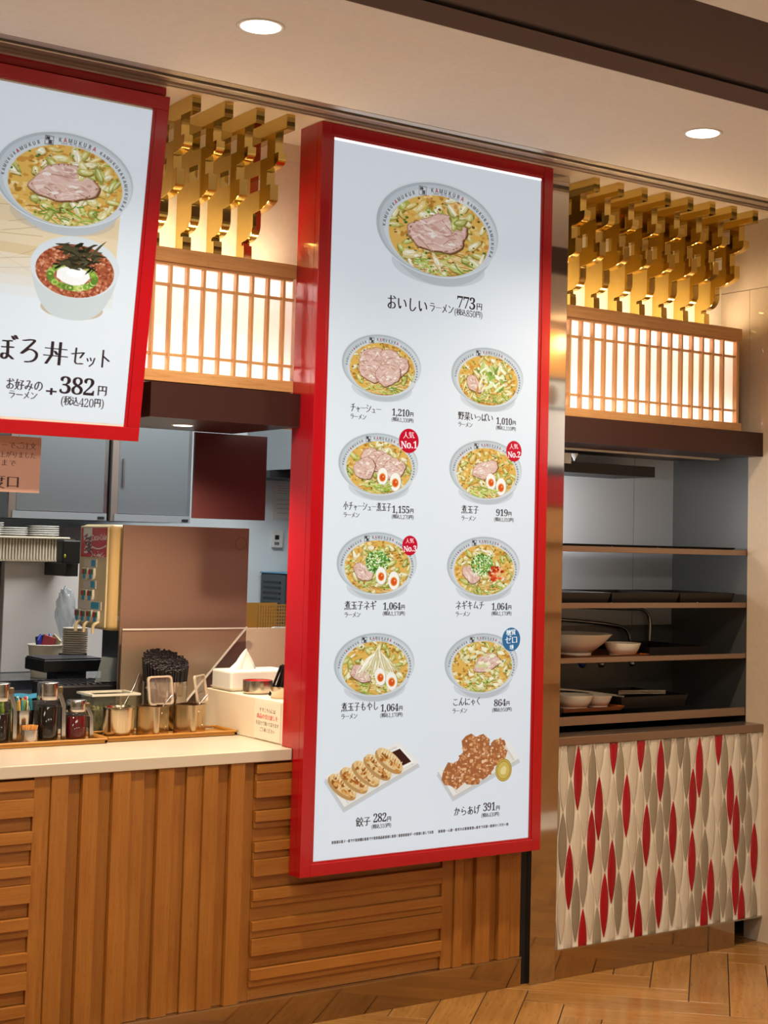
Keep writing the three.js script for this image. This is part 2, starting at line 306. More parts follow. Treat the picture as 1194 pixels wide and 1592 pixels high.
// ---------------------------------------------------------------- brush lettering for the print on signs (strokes on a 100 x 100 grid)
const DAK = '|78,6 86,16|89,2 97,12', KA = '14,34 58,30 64,44 56,78 42,86|42,10 32,54 14,88|74,24 88,50', KO = '26,22 52,26 76,20|20,62 30,80 54,86 84,80', KI = '18,32 74,24|12,60 86,50|40,8 56,94', SE = '10,40 88,30 66,56|36,10 34,78 44,86 84,84', YA = '12,52 40,38 76,32 88,46 78,60 60,62|50,12 58,26|34,24 56,92';
const GLYPH = {
  'お': '20,28 72,26|44,8 45,80 38,88 24,82 22,70 38,56 66,50 84,64 78,82 60,88|70,10 88,24', 'い': '18,20 20,58 32,82 40,68|70,26 84,46 88,66', 'し': '32,10 30,66 42,88 64,84 82,64',
  'ら': '38,8 54,16|30,28 26,62 48,50 74,52 80,70 66,86 36,92', 'か': KA, 'あ': '20,26 78,22|42,8 42,60 50,84|66,38 54,66 30,86 18,76 24,58 52,46 80,54 86,72 74,86 56,92',
  'げ': '18,14 16,60 22,86 30,66|44,32 88,30|68,10 70,56 62,78 48,92' + DAK, 'こ': KO, 'ん': '52,8 32,48 12,88 32,56 46,52 52,78 62,88 78,76 88,56', 'に': '18,14 14,60 20,88 28,70|46,28 82,26|44,66 52,82 86,80',
  'ゃ': YA, 'や': YA, 'く': '66,10 30,48 68,90', 'も': '44,8 38,60 44,86 66,88 80,72 78,58|22,34 66,32|20,56 64,54', 'っ': '10,42 46,30 80,36 86,54 70,76 40,86',
  'ぱ': '18,14 14,60 20,88 28,70|44,32 80,30|64,12 66,72 56,86 42,82 46,68 64,68 88,86|92,6 98,12 92,19 85,12 92,6', 'ぼ': '18,14 14,60 20,88 28,70|44,24 76,22|42,46 84,44|62,24 64,74 54,86 42,82 44,70 62,70 86,86' + DAK,
  'ろ': '26,16 70,14 22,62 50,46 78,54 82,72 66,88 40,92', 'の': '52,20 44,58 28,80 14,68 18,40 46,18 76,26 88,52 78,76 58,88', 'み': '24,18 56,16 36,62 22,82 12,72 24,58 52,60 88,72|76,38 70,66 54,92',
  'で': '14,24 86,18 58,34 48,60 58,82 78,88|74,42 82,52|86,38 94,48', 'て': '14,24 86,18 58,34 48,60 58,82 78,88', 'が': KA + DAK, 'り': '28,12 24,40 32,60 40,44|68,10 72,44 64,74 48,92', 'ま': '22,24 80,22|26,44 76,42|52,8 54,72 44,86 26,82 28,70 52,70 82,86',
  'た': '14,28 54,26|36,8 26,56 12,90|56,46 86,44|52,68 58,84 90,84', 'だ': '14,28 54,26|36,8 26,56 12,90|56,46 86,44|52,68 58,84 90,84' + DAK, 'ご': KO + DAK, 'す': '10,28 90,28|56,8 56,54 44,64 36,52 48,42 58,56 54,78 40,92', 'は': '18,14 14,60 20,88 28,70|44,32 84,30|66,10 68,72 58,86 44,82 48,68 66,68 90,86',
  'さ': '18,36 80,28|48,8 66,54 60,60 34,58 26,72 42,88 68,88', 'を': '18,24 76,20|48,8 26,52 50,44 56,68|88,40 44,60 38,80 60,90 82,88', 'せ': SE, 'ち': '16,28 82,24|44,8 32,54 58,42 80,52 80,72 64,86 40,90', 'け': '18,14 16,60 22,86 30,66|44,32 88,30|70,10 72,56 64,78 50,92', 'と': '34,10 44,44|78,28 40,48 24,70 36,86 80,86',
  'ラ': '26,16 76,16|16,40 84,40 72,66 44,92', 'ー': '10,50 90,50', 'メ': '72,10 56,52 18,90|28,34 78,78', 'ン': '16,20 36,34|14,86 50,74 88,28', 'チ': '72,12 46,20 24,22|10,46 90,46|52,20 50,62 28,92',
  'ャ': '16,52 84,40 70,58|42,28 56,92', 'シ': '20,14 40,26|12,40 32,52|14,88 54,72 88,26', 'ュ': '26,42 66,42 62,82|12,84 88,84', 'セ': SE, 'ッ': '18,44 26,60|44,38 52,56|80,38 68,72 40,92', 'ト': '36,8 36,92|38,38 78,60',
  'ネ': '48,6 58,16|16,28 80,26 50,54 12,74|52,50 52,94|62,56 86,72', 'ギ': KI + DAK, 'キ': KI, 'ム': '48,10 20,78 82,74|64,54 88,90', 'ゼ': SE + DAK, 'ロ': '18,20 18,86|18,20 82,20 82,86|18,82 82,82',
  '円': '16,14 16,92|16,14 86,14 86,84 78,92|52,14 52,52|16,52 86,52', '税': '36,8 10,16|6,34 44,32|26,12 26,94|26,36 6,70|28,44 44,62|58,8 64,20|86,6 76,20|56,26 90,26 90,50 56,50 56,26|66,50 62,76 46,92|78,50 78,84 84,90 96,88 96,76',
  '込': '12,14 22,26|8,42 24,42 22,70 10,80|20,72 40,88 96,90|44,18 58,14|58,14 56,40 36,74|58,30 70,58 90,74', '野': '10,10 44,10 44,48 10,48 10,10|10,30 44,30|27,10 27,84|10,66 46,64|6,88 50,80|56,12 88,12 72,28|62,20 78,32|52,40 94,40 84,54|74,40 74,84 66,92 58,86',
  '菜': '8,16 92,16|34,6 34,26|66,6 66,26|76,30 48,36 22,38|20,44 28,54|46,42 52,52|80,40 70,54|6,64 94,64|50,54 50,96|48,66 10,92|52,66 90,92', '小': '50,8 50,84 44,92 36,86|28,34 12,66|70,34 90,64',
  '煮': '20,14 72,14|46,4 46,28|8,28 90,28|78,8 20,54|36,38 74,38 74,66 36,66 36,38|36,52 74,52|16,76 10,94|36,76 40,92|58,76 64,92|80,74 92,92', '玉': '14,14 86,14|20,48 80,48|8,86 92,86|50,14 50,86|66,60 78,74', '子': '20,12 78,12 52,34|50,34 52,84 44,92 34,86|8,50 92,50',
  '人': '50,8 44,50 8,92|48,36 64,70 94,92', '気': '26,6 10,32|24,18 88,18|20,32 76,32|10,46 74,46 78,80 90,92 94,78|54,54 16,88|22,58 56,86',
  '糖': '10,14 16,28|40,12 32,28|4,38 46,38|25,6 25,94|24,40 6,72|27,42 44,62|72,4 72,14|50,16 96,16|52,16 50,60 42,94|58,30 90,30 90,50 58,50|54,40 96,40|74,22 74,60|60,66 90,66 90,92 60,92 60,66',
  '質': '12,10 40,8|14,10 10,36|12,22 44,22|30,22 30,40|56,10 88,8|58,10 54,36|58,22 92,22|76,22 76,40|28,44 74,44 74,80 28,80 28,44|28,56 74,56|28,68 74,68|40,82 14,94|62,82 88,94',
  '麺': '6,20 46,20|26,6 26,40|6,40 46,40|26,44 10,74|24,52 44,80|8,74 40,92 96,94|52,10 96,10|74,10 70,24|56,24 94,24 94,74 56,74 56,24|68,24 68,74|82,24 82,74|68,40 82,40|68,56 82,56',
  '餃': '26,4 4,36|26,6 46,28|16,36 38,36 38,60 16,60|16,36 16,90 38,80|16,48 38,48|30,66 48,92|72,4 72,18|50,20 96,20|62,28 50,44|82,28 96,42|86,42 52,94|58,46 94,94', '丼': '10,34 90,34|6,62 94,62|34,8 34,60 14,94|66,8 66,96|46,44 56,56',
  '好': '26,8 14,62 42,92|42,30 32,70 6,92|4,38 50,36|56,18 88,18 72,36|72,36 72,86 62,92|50,54 96,54', '注': '14,12 24,22|6,36 18,46|8,90 26,60|62,6 68,18|38,28 92,28|44,56 88,56|32,90 98,90|65,28 65,90', '文': '50,6 50,22|8,26 92,26|72,30 56,64 12,94|26,30 48,66 92,94',
  '上': '48,8 48,88|50,44 82,44|6,88 94,88', '口': '20,22 20,84|20,22 80,22 80,84|20,78 80,78', '神': '24,4 30,14|8,24 44,24 8,66|26,46 26,96|34,50 44,62|52,24 90,24 90,66 52,66 52,24|52,45 90,45|71,6 71,96', '座': '50,4 50,14|14,16 92,16|16,16 14,60 4,94|36,30 22,62|36,42 46,56|70,30 58,62|70,42 84,58|52,28 52,90|30,70 78,70|16,92 94,92',
  '商': '50,4 50,14|8,16 92,16|36,20 40,30|64,20 60,30|14,34 14,94|14,34 86,34 86,90 78,94|40,40 34,54|60,40 66,54|34,60 66,60 66,82 34,82 34,60', '品': '32,8 68,8 68,40 32,40 32,8|10,54 42,54 42,90 10,90 10,54|58,54 90,54 90,90 58,90 58,54', '受': '80,8 20,14|22,20 28,30|48,18 52,28|80,16 70,30|12,36 12,50|12,36 90,36 84,48|26,54 74,54 52,80 14,94|34,60 56,82 90,94',
  '渡': '10,12 22,22|6,38 18,46|6,90 24,60|62,4 62,14|34,18 96,18|36,18 34,60 24,94|40,34 94,34|54,26 54,50 80,50 80,26|44,60 84,60 60,84 34,94|50,66 66,84 94,94', '行': '30,6 8,32|34,30 8,58|24,48 24,94|50,16 90,16|44,42 96,42|74,42 74,86 64,92', '了': '16,14 80,14 52,38|52,36 52,84 42,92 32,84', '承': '24,10 70,10 50,26|50,24 50,88 42,94|34,36 66,36|34,52 66,52|30,68 70,68|8,34 30,34 8,80|84,28 72,42|70,40 78,66 96,84', '頂': '6,16 44,16|26,16 26,82 18,88|50,12 96,12|72,12 68,24|56,26 90,26 90,72 56,72 56,26|56,42 90,42|56,57 90,57|66,74 50,92|80,74 94,92',
};
const MURK = '20,16 80,16|50,6 50,46|16,34 84,34|24,52 76,52 76,90 24,90 24,52|24,70 76,70';   // small print too fine to make out in the photograph
function brush(g, ch, x, y, s, w = 0.08, thin = 0.034) {
  const d = GLYPH[ch] ?? (ch.charCodeAt(0) > 255 ? MURK : null); if (!d) return;
  g.lineWidth = Math.max(0.5, s * thin); g.lineCap = 'round'; g.lineJoin = 'round';
  for (const st of d.split('|')) {
    const p = st.split(' ').map((q) => q.split(',').map((n) => +n / 100 * s));
    for (let o = -2; o <= 2; o++) {
      g.beginPath(); const dx = x + o * s * w * 0.25;
      g.moveTo(p[0][0] + dx, p[0][1] + y);
      if (p.length === 2) g.lineTo(p[1][0] + dx, p[1][1] + y);
      else {
        const curvy = ch.charCodeAt(0) < 0x30a0; // hiragana flow, katakana and kanji have corners
        if (!curvy) for (let i = 1; i < p.length; i++) g.lineTo(p[i][0] + dx, p[i][1] + y);
        else for (let i = 0; i < p.length - 1; i++) { const a = p[Math.max(0, i - 1)], b = p[i], c = p[i + 1], e = p[Math.min(p.length - 1, i + 2)]; g.bezierCurveTo(b[0] + (c[0] - a[0]) / 6 + dx, b[1] + (c[1] - a[1]) / 6 + y, c[0] - (e[0] - b[0]) / 6 + dx, c[1] - (e[1] - b[1]) / 6 + y, c[0] + dx, c[1] + y); }
      }
      g.stroke();
    }
  }
}
// text with its foot at y, fitted to a width; kana and kanji by brush, the rest by font
function words(g, text, x, y, size, width, color = '#2a2326', font = 'serif', weight = '', w = 0.085) {
  g.fillStyle = g.strokeStyle = color; g.font = weight + ' ' + size * 1.22 + 'px ' + font; g.textBaseline = 'alphabetic';
  const adv = (c) => c.charCodeAt(0) > 255 ? size * ('ャュッゃっ'.includes(c) ? 0.8 : 0.98) : g.measureText(c).width * 0.92;
  const total = [...text].reduce((a, c) => a + adv(c), 0), k = width ? width / total : 1; let px = x;
  for (const c of text) {
    g.save(); g.translate(px, y); g.scale(k, 1);
    if (c.charCodeAt(0) > 255) { const f = 'ャュッゃっ'.includes(c) ? 0.78 : 1; brush(g, c, 0, -size * f, size * f, w); } else g.fillText(c, 0, 0);
    g.restore(); px += adv(c) * k;
  }
}
// ---------------------------------------------------------------- printed food pictures
const INK = '#2b2427', pick = (a) => a[Math.floor(rnd() * a.length)];
function blob(g, x, y, r, ry, color, wob = 0.25, n = 9) {
  g.fillStyle = color; g.beginPath(); const t = rnd() * 6.3, rs = Array.from({ length: n }, () => 1 + rr(-wob, wob));
  for (let i = 0; i <= n; i++) { const a = t + i / n * 6.2832, k = rs[i % n]; const qx = x + Math.cos(a) * r * k, qy = y + Math.sin(a) * ry * k; i ? g.lineTo(qx, qy) : g.moveTo(qx, qy); }
  g.fill();
}
function strand(g, x, y, len, ang, color, w) { g.strokeStyle = color; g.lineWidth = w; g.lineCap = 'round'; g.beginPath(); g.moveTo(x, y); g.quadraticCurveTo(x + Math.cos(ang) * len / 2 + rr(-0.2, 0.2) * len, y + Math.sin(ang) * len / 2 + rr(-0.25, 0.25) * len, x + Math.cos(ang) * len, y + Math.sin(ang) * len); g.stroke(); }
function ringText(g, cx, cy, a, b, size) {
  g.textAlign = 'center'; g.textBaseline = 'middle';
  const run = (text, t, end, sz, red, k = 1) => {
    for (let i = 0; t < end; i++) {
      const c = text[i % text.length]; if (i >= text.length && end > 5) break;
      const x = cx + a * k * Math.cos(t), y = cy + b * k * Math.sin(t), tx = -a * Math.sin(t), ty = b * Math.cos(t);
      g.save(); g.translate(x, y); g.rotate(Math.atan2(ty, tx)); g.scale(1, 1.12); g.font = 'bold ' + sz + 'px sans-serif'; g.fillStyle = red && c === 'A' ? '#b02c38' : '#55545a'; g.fillText(c, 0, 0); g.restore();
      t += sz * 0.98 / Math.hypot(tx, ty);
    }
  };
  run('KAMUKURA', -3.1, -2.5, size * 0.85, false); run('AMUKURA', -2.5, -2.06, size * 1.0, true);
  run('KAMUKURA', -1.72, 9, size * 1.12, true, 1.015); run('SOUP WITH NOODLES', -1.70, 9, size * 0.42, false, 0.945); run('KAMUKURA', -1.02, 0.38, size * 0.92, false);
  g.textAlign = 'left';
  const t2 = -1.9, x = cx + a * Math.cos(t2), y = cy + b * Math.sin(t2) - size * 0.1, s = size * 1.5;
  g.strokeStyle = '#5a585c'; g.lineWidth = 1.2; g.strokeRect(x - s * 0.6, y - s * 0.6, s * 1.2, s * 1.2);
  g.strokeStyle = '#2c2a2c'; brush(g, '神', x - s * 0.52, y - s * 0.55, s * 0.6, 0.14); brush(g, '座', x - s * 0.1, y - s * 0.1, s * 0.6, 0.14);
}
function pork(g, x, y, r, ry, ang) {
  g.save(); g.translate(x, y); g.rotate(ang); const ph = rnd() * 6, edge = (k, c) => { g.fillStyle = c; g.beginPath(); for (let i = 0; i <= 40; i++) { const t = i / 40 * 6.2832, q = k * (1 + 0.07 * Math.sin(3 * t + ph) + 0.05 * Math.sin(5 * t + 2 * ph) + 0.025 * Math.sin(11 * t)); i ? g.lineTo(Math.cos(t) * q * r, Math.sin(t) * q * ry) : g.moveTo(Math.cos(t) * q * r, Math.sin(t) * q * ry); } g.fill(); };
  g.translate(r * 0.03, ry * 0.06); edge(1.02, '#6f4a2c'); g.translate(-r * 0.03, -ry * 0.06); edge(1.0, '#b08470'); edge(0.96, '#dcb8aa'); g.save(); g.beginPath(); g.ellipse(0, 0, r * 0.92, ry * 0.92, 0, 0, 7); g.clip();
  for (let i = 0; i < 60; i++) { g.save(); g.translate(rr(-0.9, 0.9) * r, rr(-0.9, 0.9) * ry); g.rotate(rr(-0.5, 0.9)); blob(g, 0, 0, r * rr(0.05, 0.26), ry * rr(0.03, 0.12), pick(['#e6c9bd', '#d0a89b', '#e0bfb2', '#efdcd2', '#c79c8e', '#d8b3a6', '#ebd2c7']), 0.4); g.restore(); }
  for (let i = 0; i < 26; i++) strand(g, rr(-0.8, 0.5) * r, rr(-0.8, 0.8) * ry, r * rr(0.15, 0.5), rr(-0.5, 0.9), pick(['#efe0d6', '#b28274', '#e6d0c4', '#a87868']), Math.max(0.8, r * rr(0.008, 0.025)));
  for (let i = 0; i < 4; i++) blob(g, rr(-0.6, 0.6) * r, rr(-0.6, 0.6) * ry, r * 0.13, ry * 0.08, '#f0e4da', 0.4); g.restore();
  for (let i = 0; i < 40; i++) { const t = rnd() * 6.3; blob(g, Math.cos(t) * r * 0.97, Math.sin(t) * ry * 0.97, r * 0.03, ry * 0.03, pick(['#8a5a40', '#a87a5c', '#6f452c', '#c09a80'])); }
  g.restore();
}
// a curled piece of napa cabbage
function cabbage(g, x, y, r, ry) {
  g.save(); g.translate(x, y); g.rotate(rr(-1.3, 1.3)); const c = pick([['#cfc27a', '#e8dfac', '#f7f2dc'], ['#b8b05a', '#d8d088', '#efe9c6'], ['#a8ac52', '#c9cb78', '#e6e4b6'], ['#d2c488', '#e9dfb6', '#f8f3e4'], ['#93984a', '#b8b868', '#dcd9a6'], ['#cfae58', '#e4cb86', '#f3e5bc'], ['#d8cba0', '#efe8cc', '#fbf8ee']]);
  blob(g, r * 0.06, ry * 0.18, r, ry, '#8f7830', 0.2, 10); blob(g, 0, 0, r, ry, c[0], 0.22, 10); blob(g, -r * 0.05, -ry * 0.12, r * 0.8, ry * 0.66, c[1], 0.22, 9); blob(g, -r * 0.15, -ry * 0.2, r * 0.5, ry * 0.26, c[2], 0.25, 8);
  for (let i = 0; i < 3; i++) strand(g, rr(-0.7, 0) * r, rr(-0.4, 0.4) * ry, r * 0.6, rr(-0.3, 0.3), pick(['#f4f0d8', '#9a9440', '#cfc98a']), Math.max(0.7, ry * 0.06)); g.restore();
}
function egg(g, x, y, r) {
  g.save(); g.translate(x, y); g.rotate(rr(-0.25, 0.1)); g.fillStyle = '#b9b2a6'; g.beginPath(); g.ellipse(0.06 * r, 0.06 * r, r * 0.84, r * 1.16, 0, 0, 7); g.fill();
  g.fillStyle = '#f4f0e8'; g.beginPath(); g.ellipse(0, 0, r * 0.8, r * 1.12, 0, 0, 7); g.fill();
  g.fillStyle = '#e79a4c'; g.beginPath(); g.ellipse(0, r * 0.12, r * 0.5, r * 0.56, 0, 0, 7); g.fill(); g.fillStyle = '#d8541f'; g.beginPath(); g.ellipse(0, r * 0.14, r * 0.4, r * 0.44, 0, 0, 7); g.fill();
  g.fillStyle = '#f4b486'; g.beginPath(); g.ellipse(r * 0.12, 0, r * 0.1, r * 0.12, 0, 0, 7); g.fill(); g.restore();
}
function bowl(g, cx, cy, a, b, kind) {
  // print of a white bowl seen from above
  g.fillStyle = 'rgba(150,155,160,0.28)'; g.beginPath(); g.ellipse(cx + a * 0.02, cy + b * 0.75, a * 0.75, b * 0.42, 0, 0, 7); g.fill();
  g.fillStyle = '#b9c0c5'; g.beginPath(); g.moveTo(cx - a * 0.93, cy + b * 0.25); g.bezierCurveTo(cx - a * 0.6, cy + b * 1.0, cx - a * 0.3, cy + b * 1.16, cx + a * 0.05, cy + b * 1.16); g.bezierCurveTo(cx + a * 0.4, cy + b * 1.16, cx + a * 0.75, cy + b * 0.95, cx + a * 0.95, cy + b * 0.25); g.fill();
  g.fillStyle = '#dde2e6'; g.beginPath(); g.ellipse(cx, cy, a, b, 0, 0, 7); g.fill();
  g.fillStyle = '#aeb8be'; g.beginPath(); g.ellipse(cx, cy + b * 0.01, a * 0.98, b * 0.97, 0, 0, 7); g.fill();
  g.fillStyle = '#bfc8cd'; g.beginPath(); g.ellipse(cx + a * 0.02, cy + b * 0.03, a * 0.955, b * 0.94, 0, 0, 7); g.fill(); g.fillStyle = '#ced5d9'; g.beginPath(); g.ellipse(cx + a * 0.05, cy + b * 0.06, a * 0.915, b * 0.90, 0, 0, 7); g.fill();
  const sx = cx + a * 0.02, sy = cy + b * 0.13, ra = a * 0.81, rb = b * 0.83;
  g.save(); g.beginPath(); g.ellipse(sx, sy, ra, rb, 0, 0, 7); g.clip();
  g.fillStyle = '#dcb058'; g.fillRect(sx - ra, sy - rb, 2 * ra, 2 * rb);
  const P = (f) => { const t = rnd() * 6.2832, q = Math.sqrt(rnd()) * f; return [sx + Math.cos(t) * q * ra, sy + Math.sin(t) * q * rb]; };
  for (let i = 0; i < 240; i++) { const [x, y] = P(1); blob(g, x, y, a * rr(0.02, 0.06), b * rr(0.02, 0.06), pick(['#dcb05a', '#c98f3c', '#e6c67e', '#bb8236', '#d69c48', '#ecd498', '#a9762c'])); }
  for (let k = 0; k < 9; k++) { const x = sx + rr(-0.7, 0.35) * ra, y = sy + rr(0.35, 0.92) * rb, t = rr(-0.15, 0.25); for (let i = 0; i < 9; i++) strand(g, x + rr(-0.05, 0.05) * a, y + i * b * 0.018, a * rr(0.35, 0.6), t + rr(-0.08, 0.08), pick(['#e6c98a', '#d0a45a', '#b9883f', '#efdcae', '#9c6c28']), a * 0.013); }
  for (let i = 0; i < (kind === 'pork5' ? 34 : 66); i++) { const [x, y] = P(0.98); cabbage(g, x, y, a * rr(0.06, 0.15), b * rr(0.04, 0.10)); }
  for (let i = 0; i < 34; i++) { const u = rr(-0.55, 0.6), v = rr(0.5, 0.92); strand(g, sx + u * ra, sy + v * rb, a * rr(0.08, 0.26), rr(-0.5, 0.7), pick(['#86a83c', '#a9c35e', '#5f8a30', '#c8d48a', '#e0c384']), a * 0.016); }
  for (let i = 0; i < 50; i++) { const [x, y] = P(1); blob(g, x, y, a * rr(0.01, 0.03), b * rr(0.01, 0.03), pick(['#4d6a24', '#6a4a1c', '#7c5420', '#3f6a2c', '#5f8a30', '#8fae4c'])); }
  if (kind === 'plain') { pork(g, sx - a * 0.02, sy - b * 0.05, a * 0.48, b * 0.39, -0.12); for (let i = 0; i < 5; i++) cabbage(g, sx + a * rr(0.2, 0.5), sy + b * rr(-0.42, -0.28), a * 0.12, b * 0.08); }
  if (kind === 'pork5') for (const [u, v] of [[-0.35, -0.35], [0.18, -0.36], [0.42, -0.12], [-0.34, 0.1], [0.16, 0.2]]) pork(g, sx + u * ra, sy + v * rb, a * 0.32, b * 0.34, rr(-0.5, 0.5));
  if (kind === 'pork4') for (const [u, v] of [[-0.3, -0.3], [-0.05, -0.24], [0.2, -0.14], [0.45, 0.0], [-0.45, 0.05]]) pork(g, sx + u * ra, sy + v * rb, a * 0.27, b * 0.34, rr(-0.7, 0.2));
  if (['veg', 'leek', 'kimchi', 'sprout'].includes(kind)) pork(g, sx - a * 0.36, sy + b * 0.16, a * 0.26, b * 0.24, 0.5);
  if (kind === 'pork2' || kind === 'konjac') pork(g, sx + (kind === 'konjac' ? 0.12 : -0.04) * a, sy - b * 0.12, a * 0.36, b * 0.28, -0.3);
  if (kind === 'veg') for (let i = 0; i < 70; i++) { g.save(); g.translate(sx + a * 0.05 + rr(-0.36, 0.36) * a, sy - b * 0.08 + rr(-0.45, 0.4) * b); g.rotate(rr(-1.5, 1.5)); blob(g, 0, 0, a * rr(0.05, 0.14), b * rr(0.03, 0.07), pick(['#b9c97a', '#dfe6b4', '#8fae4c', '#f0efd6', '#6d8f3a', '#c78a3a', '#e4e4c0']), 0.35); g.restore(); }
  if (kind === 'leek' || kind === 'kimchi') for (let i = 0; i < 420; i++) { const t = rnd() * 6.3, q = Math.sqrt(rnd()); blob(g, sx - (kind === 'leek' ? 0.02 : 0.06) * a + Math.cos(t) * q * a * 0.3, sy - b * 0.16 + Math.sin(t) * q * b * 0.36, a * 0.022, b * 0.028, pick(['#3f7a2a', '#5d9a3c', '#8fc060', '#c4dca0', '#2f6222', '#eef2d8'])); }
  if (kind === 'kimchi') for (let i = 0; i < 60; i++) { const t = rnd() * 6.3, q = Math.sqrt(rnd()); blob(g, sx + a * 0.3 + Math.cos(t) * q * a * 0.2, sy + b * 0.12 + Math.sin(t) * q * b * 0.24, a * 0.05, b * 0.05, pick(['#c23a1c', '#e0703a', '#f0b48a', '#a32a12', '#d8552a']), 0.4); }
  if (kind === 'konjac') for (let i = 0; i < 40; i++) { const [x, y] = P(0.95); blob(g, x, y + b * 0.1, a * 0.08, b * 0.06, pick(['#efeacb', '#e4dcb0', '#d3cf9a']), 0.3); }
  if (kind === 'sprout') { for (let i = 0; i < 130; i++) { const t = rr(-1, 1); strand(g, sx + a * 0.06 + t * a * 0.12, sy - b * 0.6 + Math.abs(t) * b * 0.2, b * rr(0.5, 0.95), 1.57 - t * 0.9 + rr(-0.2, 0.2), pick(['#f4f0dc', '#e2dab8', '#fffdf2', '#cfc596', '#b9ad7c']), a * 0.014); } }
  if (['pork4', 'pork2', 'leek', 'sprout'].includes(kind)) { egg(g, sx + a * (kind === 'sprout' ? 0.12 : kind === 'pork2' ? 0.12 : 0.08), sy + b * 0.27, a * 0.16); egg(g, sx + a * (kind === 'pork2' ? 0.4 : 0.4), sy + b * 0.42, a * 0.17); }
  if (kind === 'pork2' || kind === 'pork4') for (let i = 0; i < 14; i++) strand(g, sx - ra * 0.3 + rr(-0.3, 0.5) * ra, sy + rr(0.6, 0.85) * rb, a * 0.2, rr(-0.4, 0.4), pick(['#8fae3a', '#cfdc8a']), a * 0.02);
  g.restore();
  ringText(g, cx + a * 0.01, cy + b * 0.12, a * 0.875, b * 0.905, a * 0.064);
}
function badge(g, x, y, rx, ry, color, lines) {
  g.save(); g.translate(x, y); g.fillStyle = color; g.beginPath(); g.ellipse(0, 0, rx, ry, 0, 0, 7); g.fill(); g.rotate(-0.06);
  for (const [t, dy, s, wid] of lines) words(g, t, -wid / 2, dy, s, wid, '#ffffff', 'serif', 'bold', 0.11); g.restore();
}
function plate(g, q) { // q: left, top, right, bottom corner
  const P = (k, dy = 0) => { g.beginPath(); q.forEach(([x, y], i) => { const mx = (q[0][0] + q[2][0]) / 2, my = (q[1][1] + q[3][1]) / 2, X = mx + (x - mx) * k, Y = my + (y - my) * k + dy; i ? g.lineTo(X, Y) : g.moveTo(X, Y); }); g.closePath(); g.fill(); };
  g.lineJoin = 'round'; g.fillStyle = 'rgba(150,150,150,0.35)'; P(1.02, 14); g.fillStyle = '#c9c7c0'; P(1.0, 8); g.fillStyle = '#e9e7e0'; P(1.0); g.fillStyle = '#d5d1c6'; P(0.88, 2); g.fillStyle = '#e2ded4'; P(0.84, 4);
}
const MW = 764, MH = 2048, [menuCanvas, mg] = canvas(MW, MH);
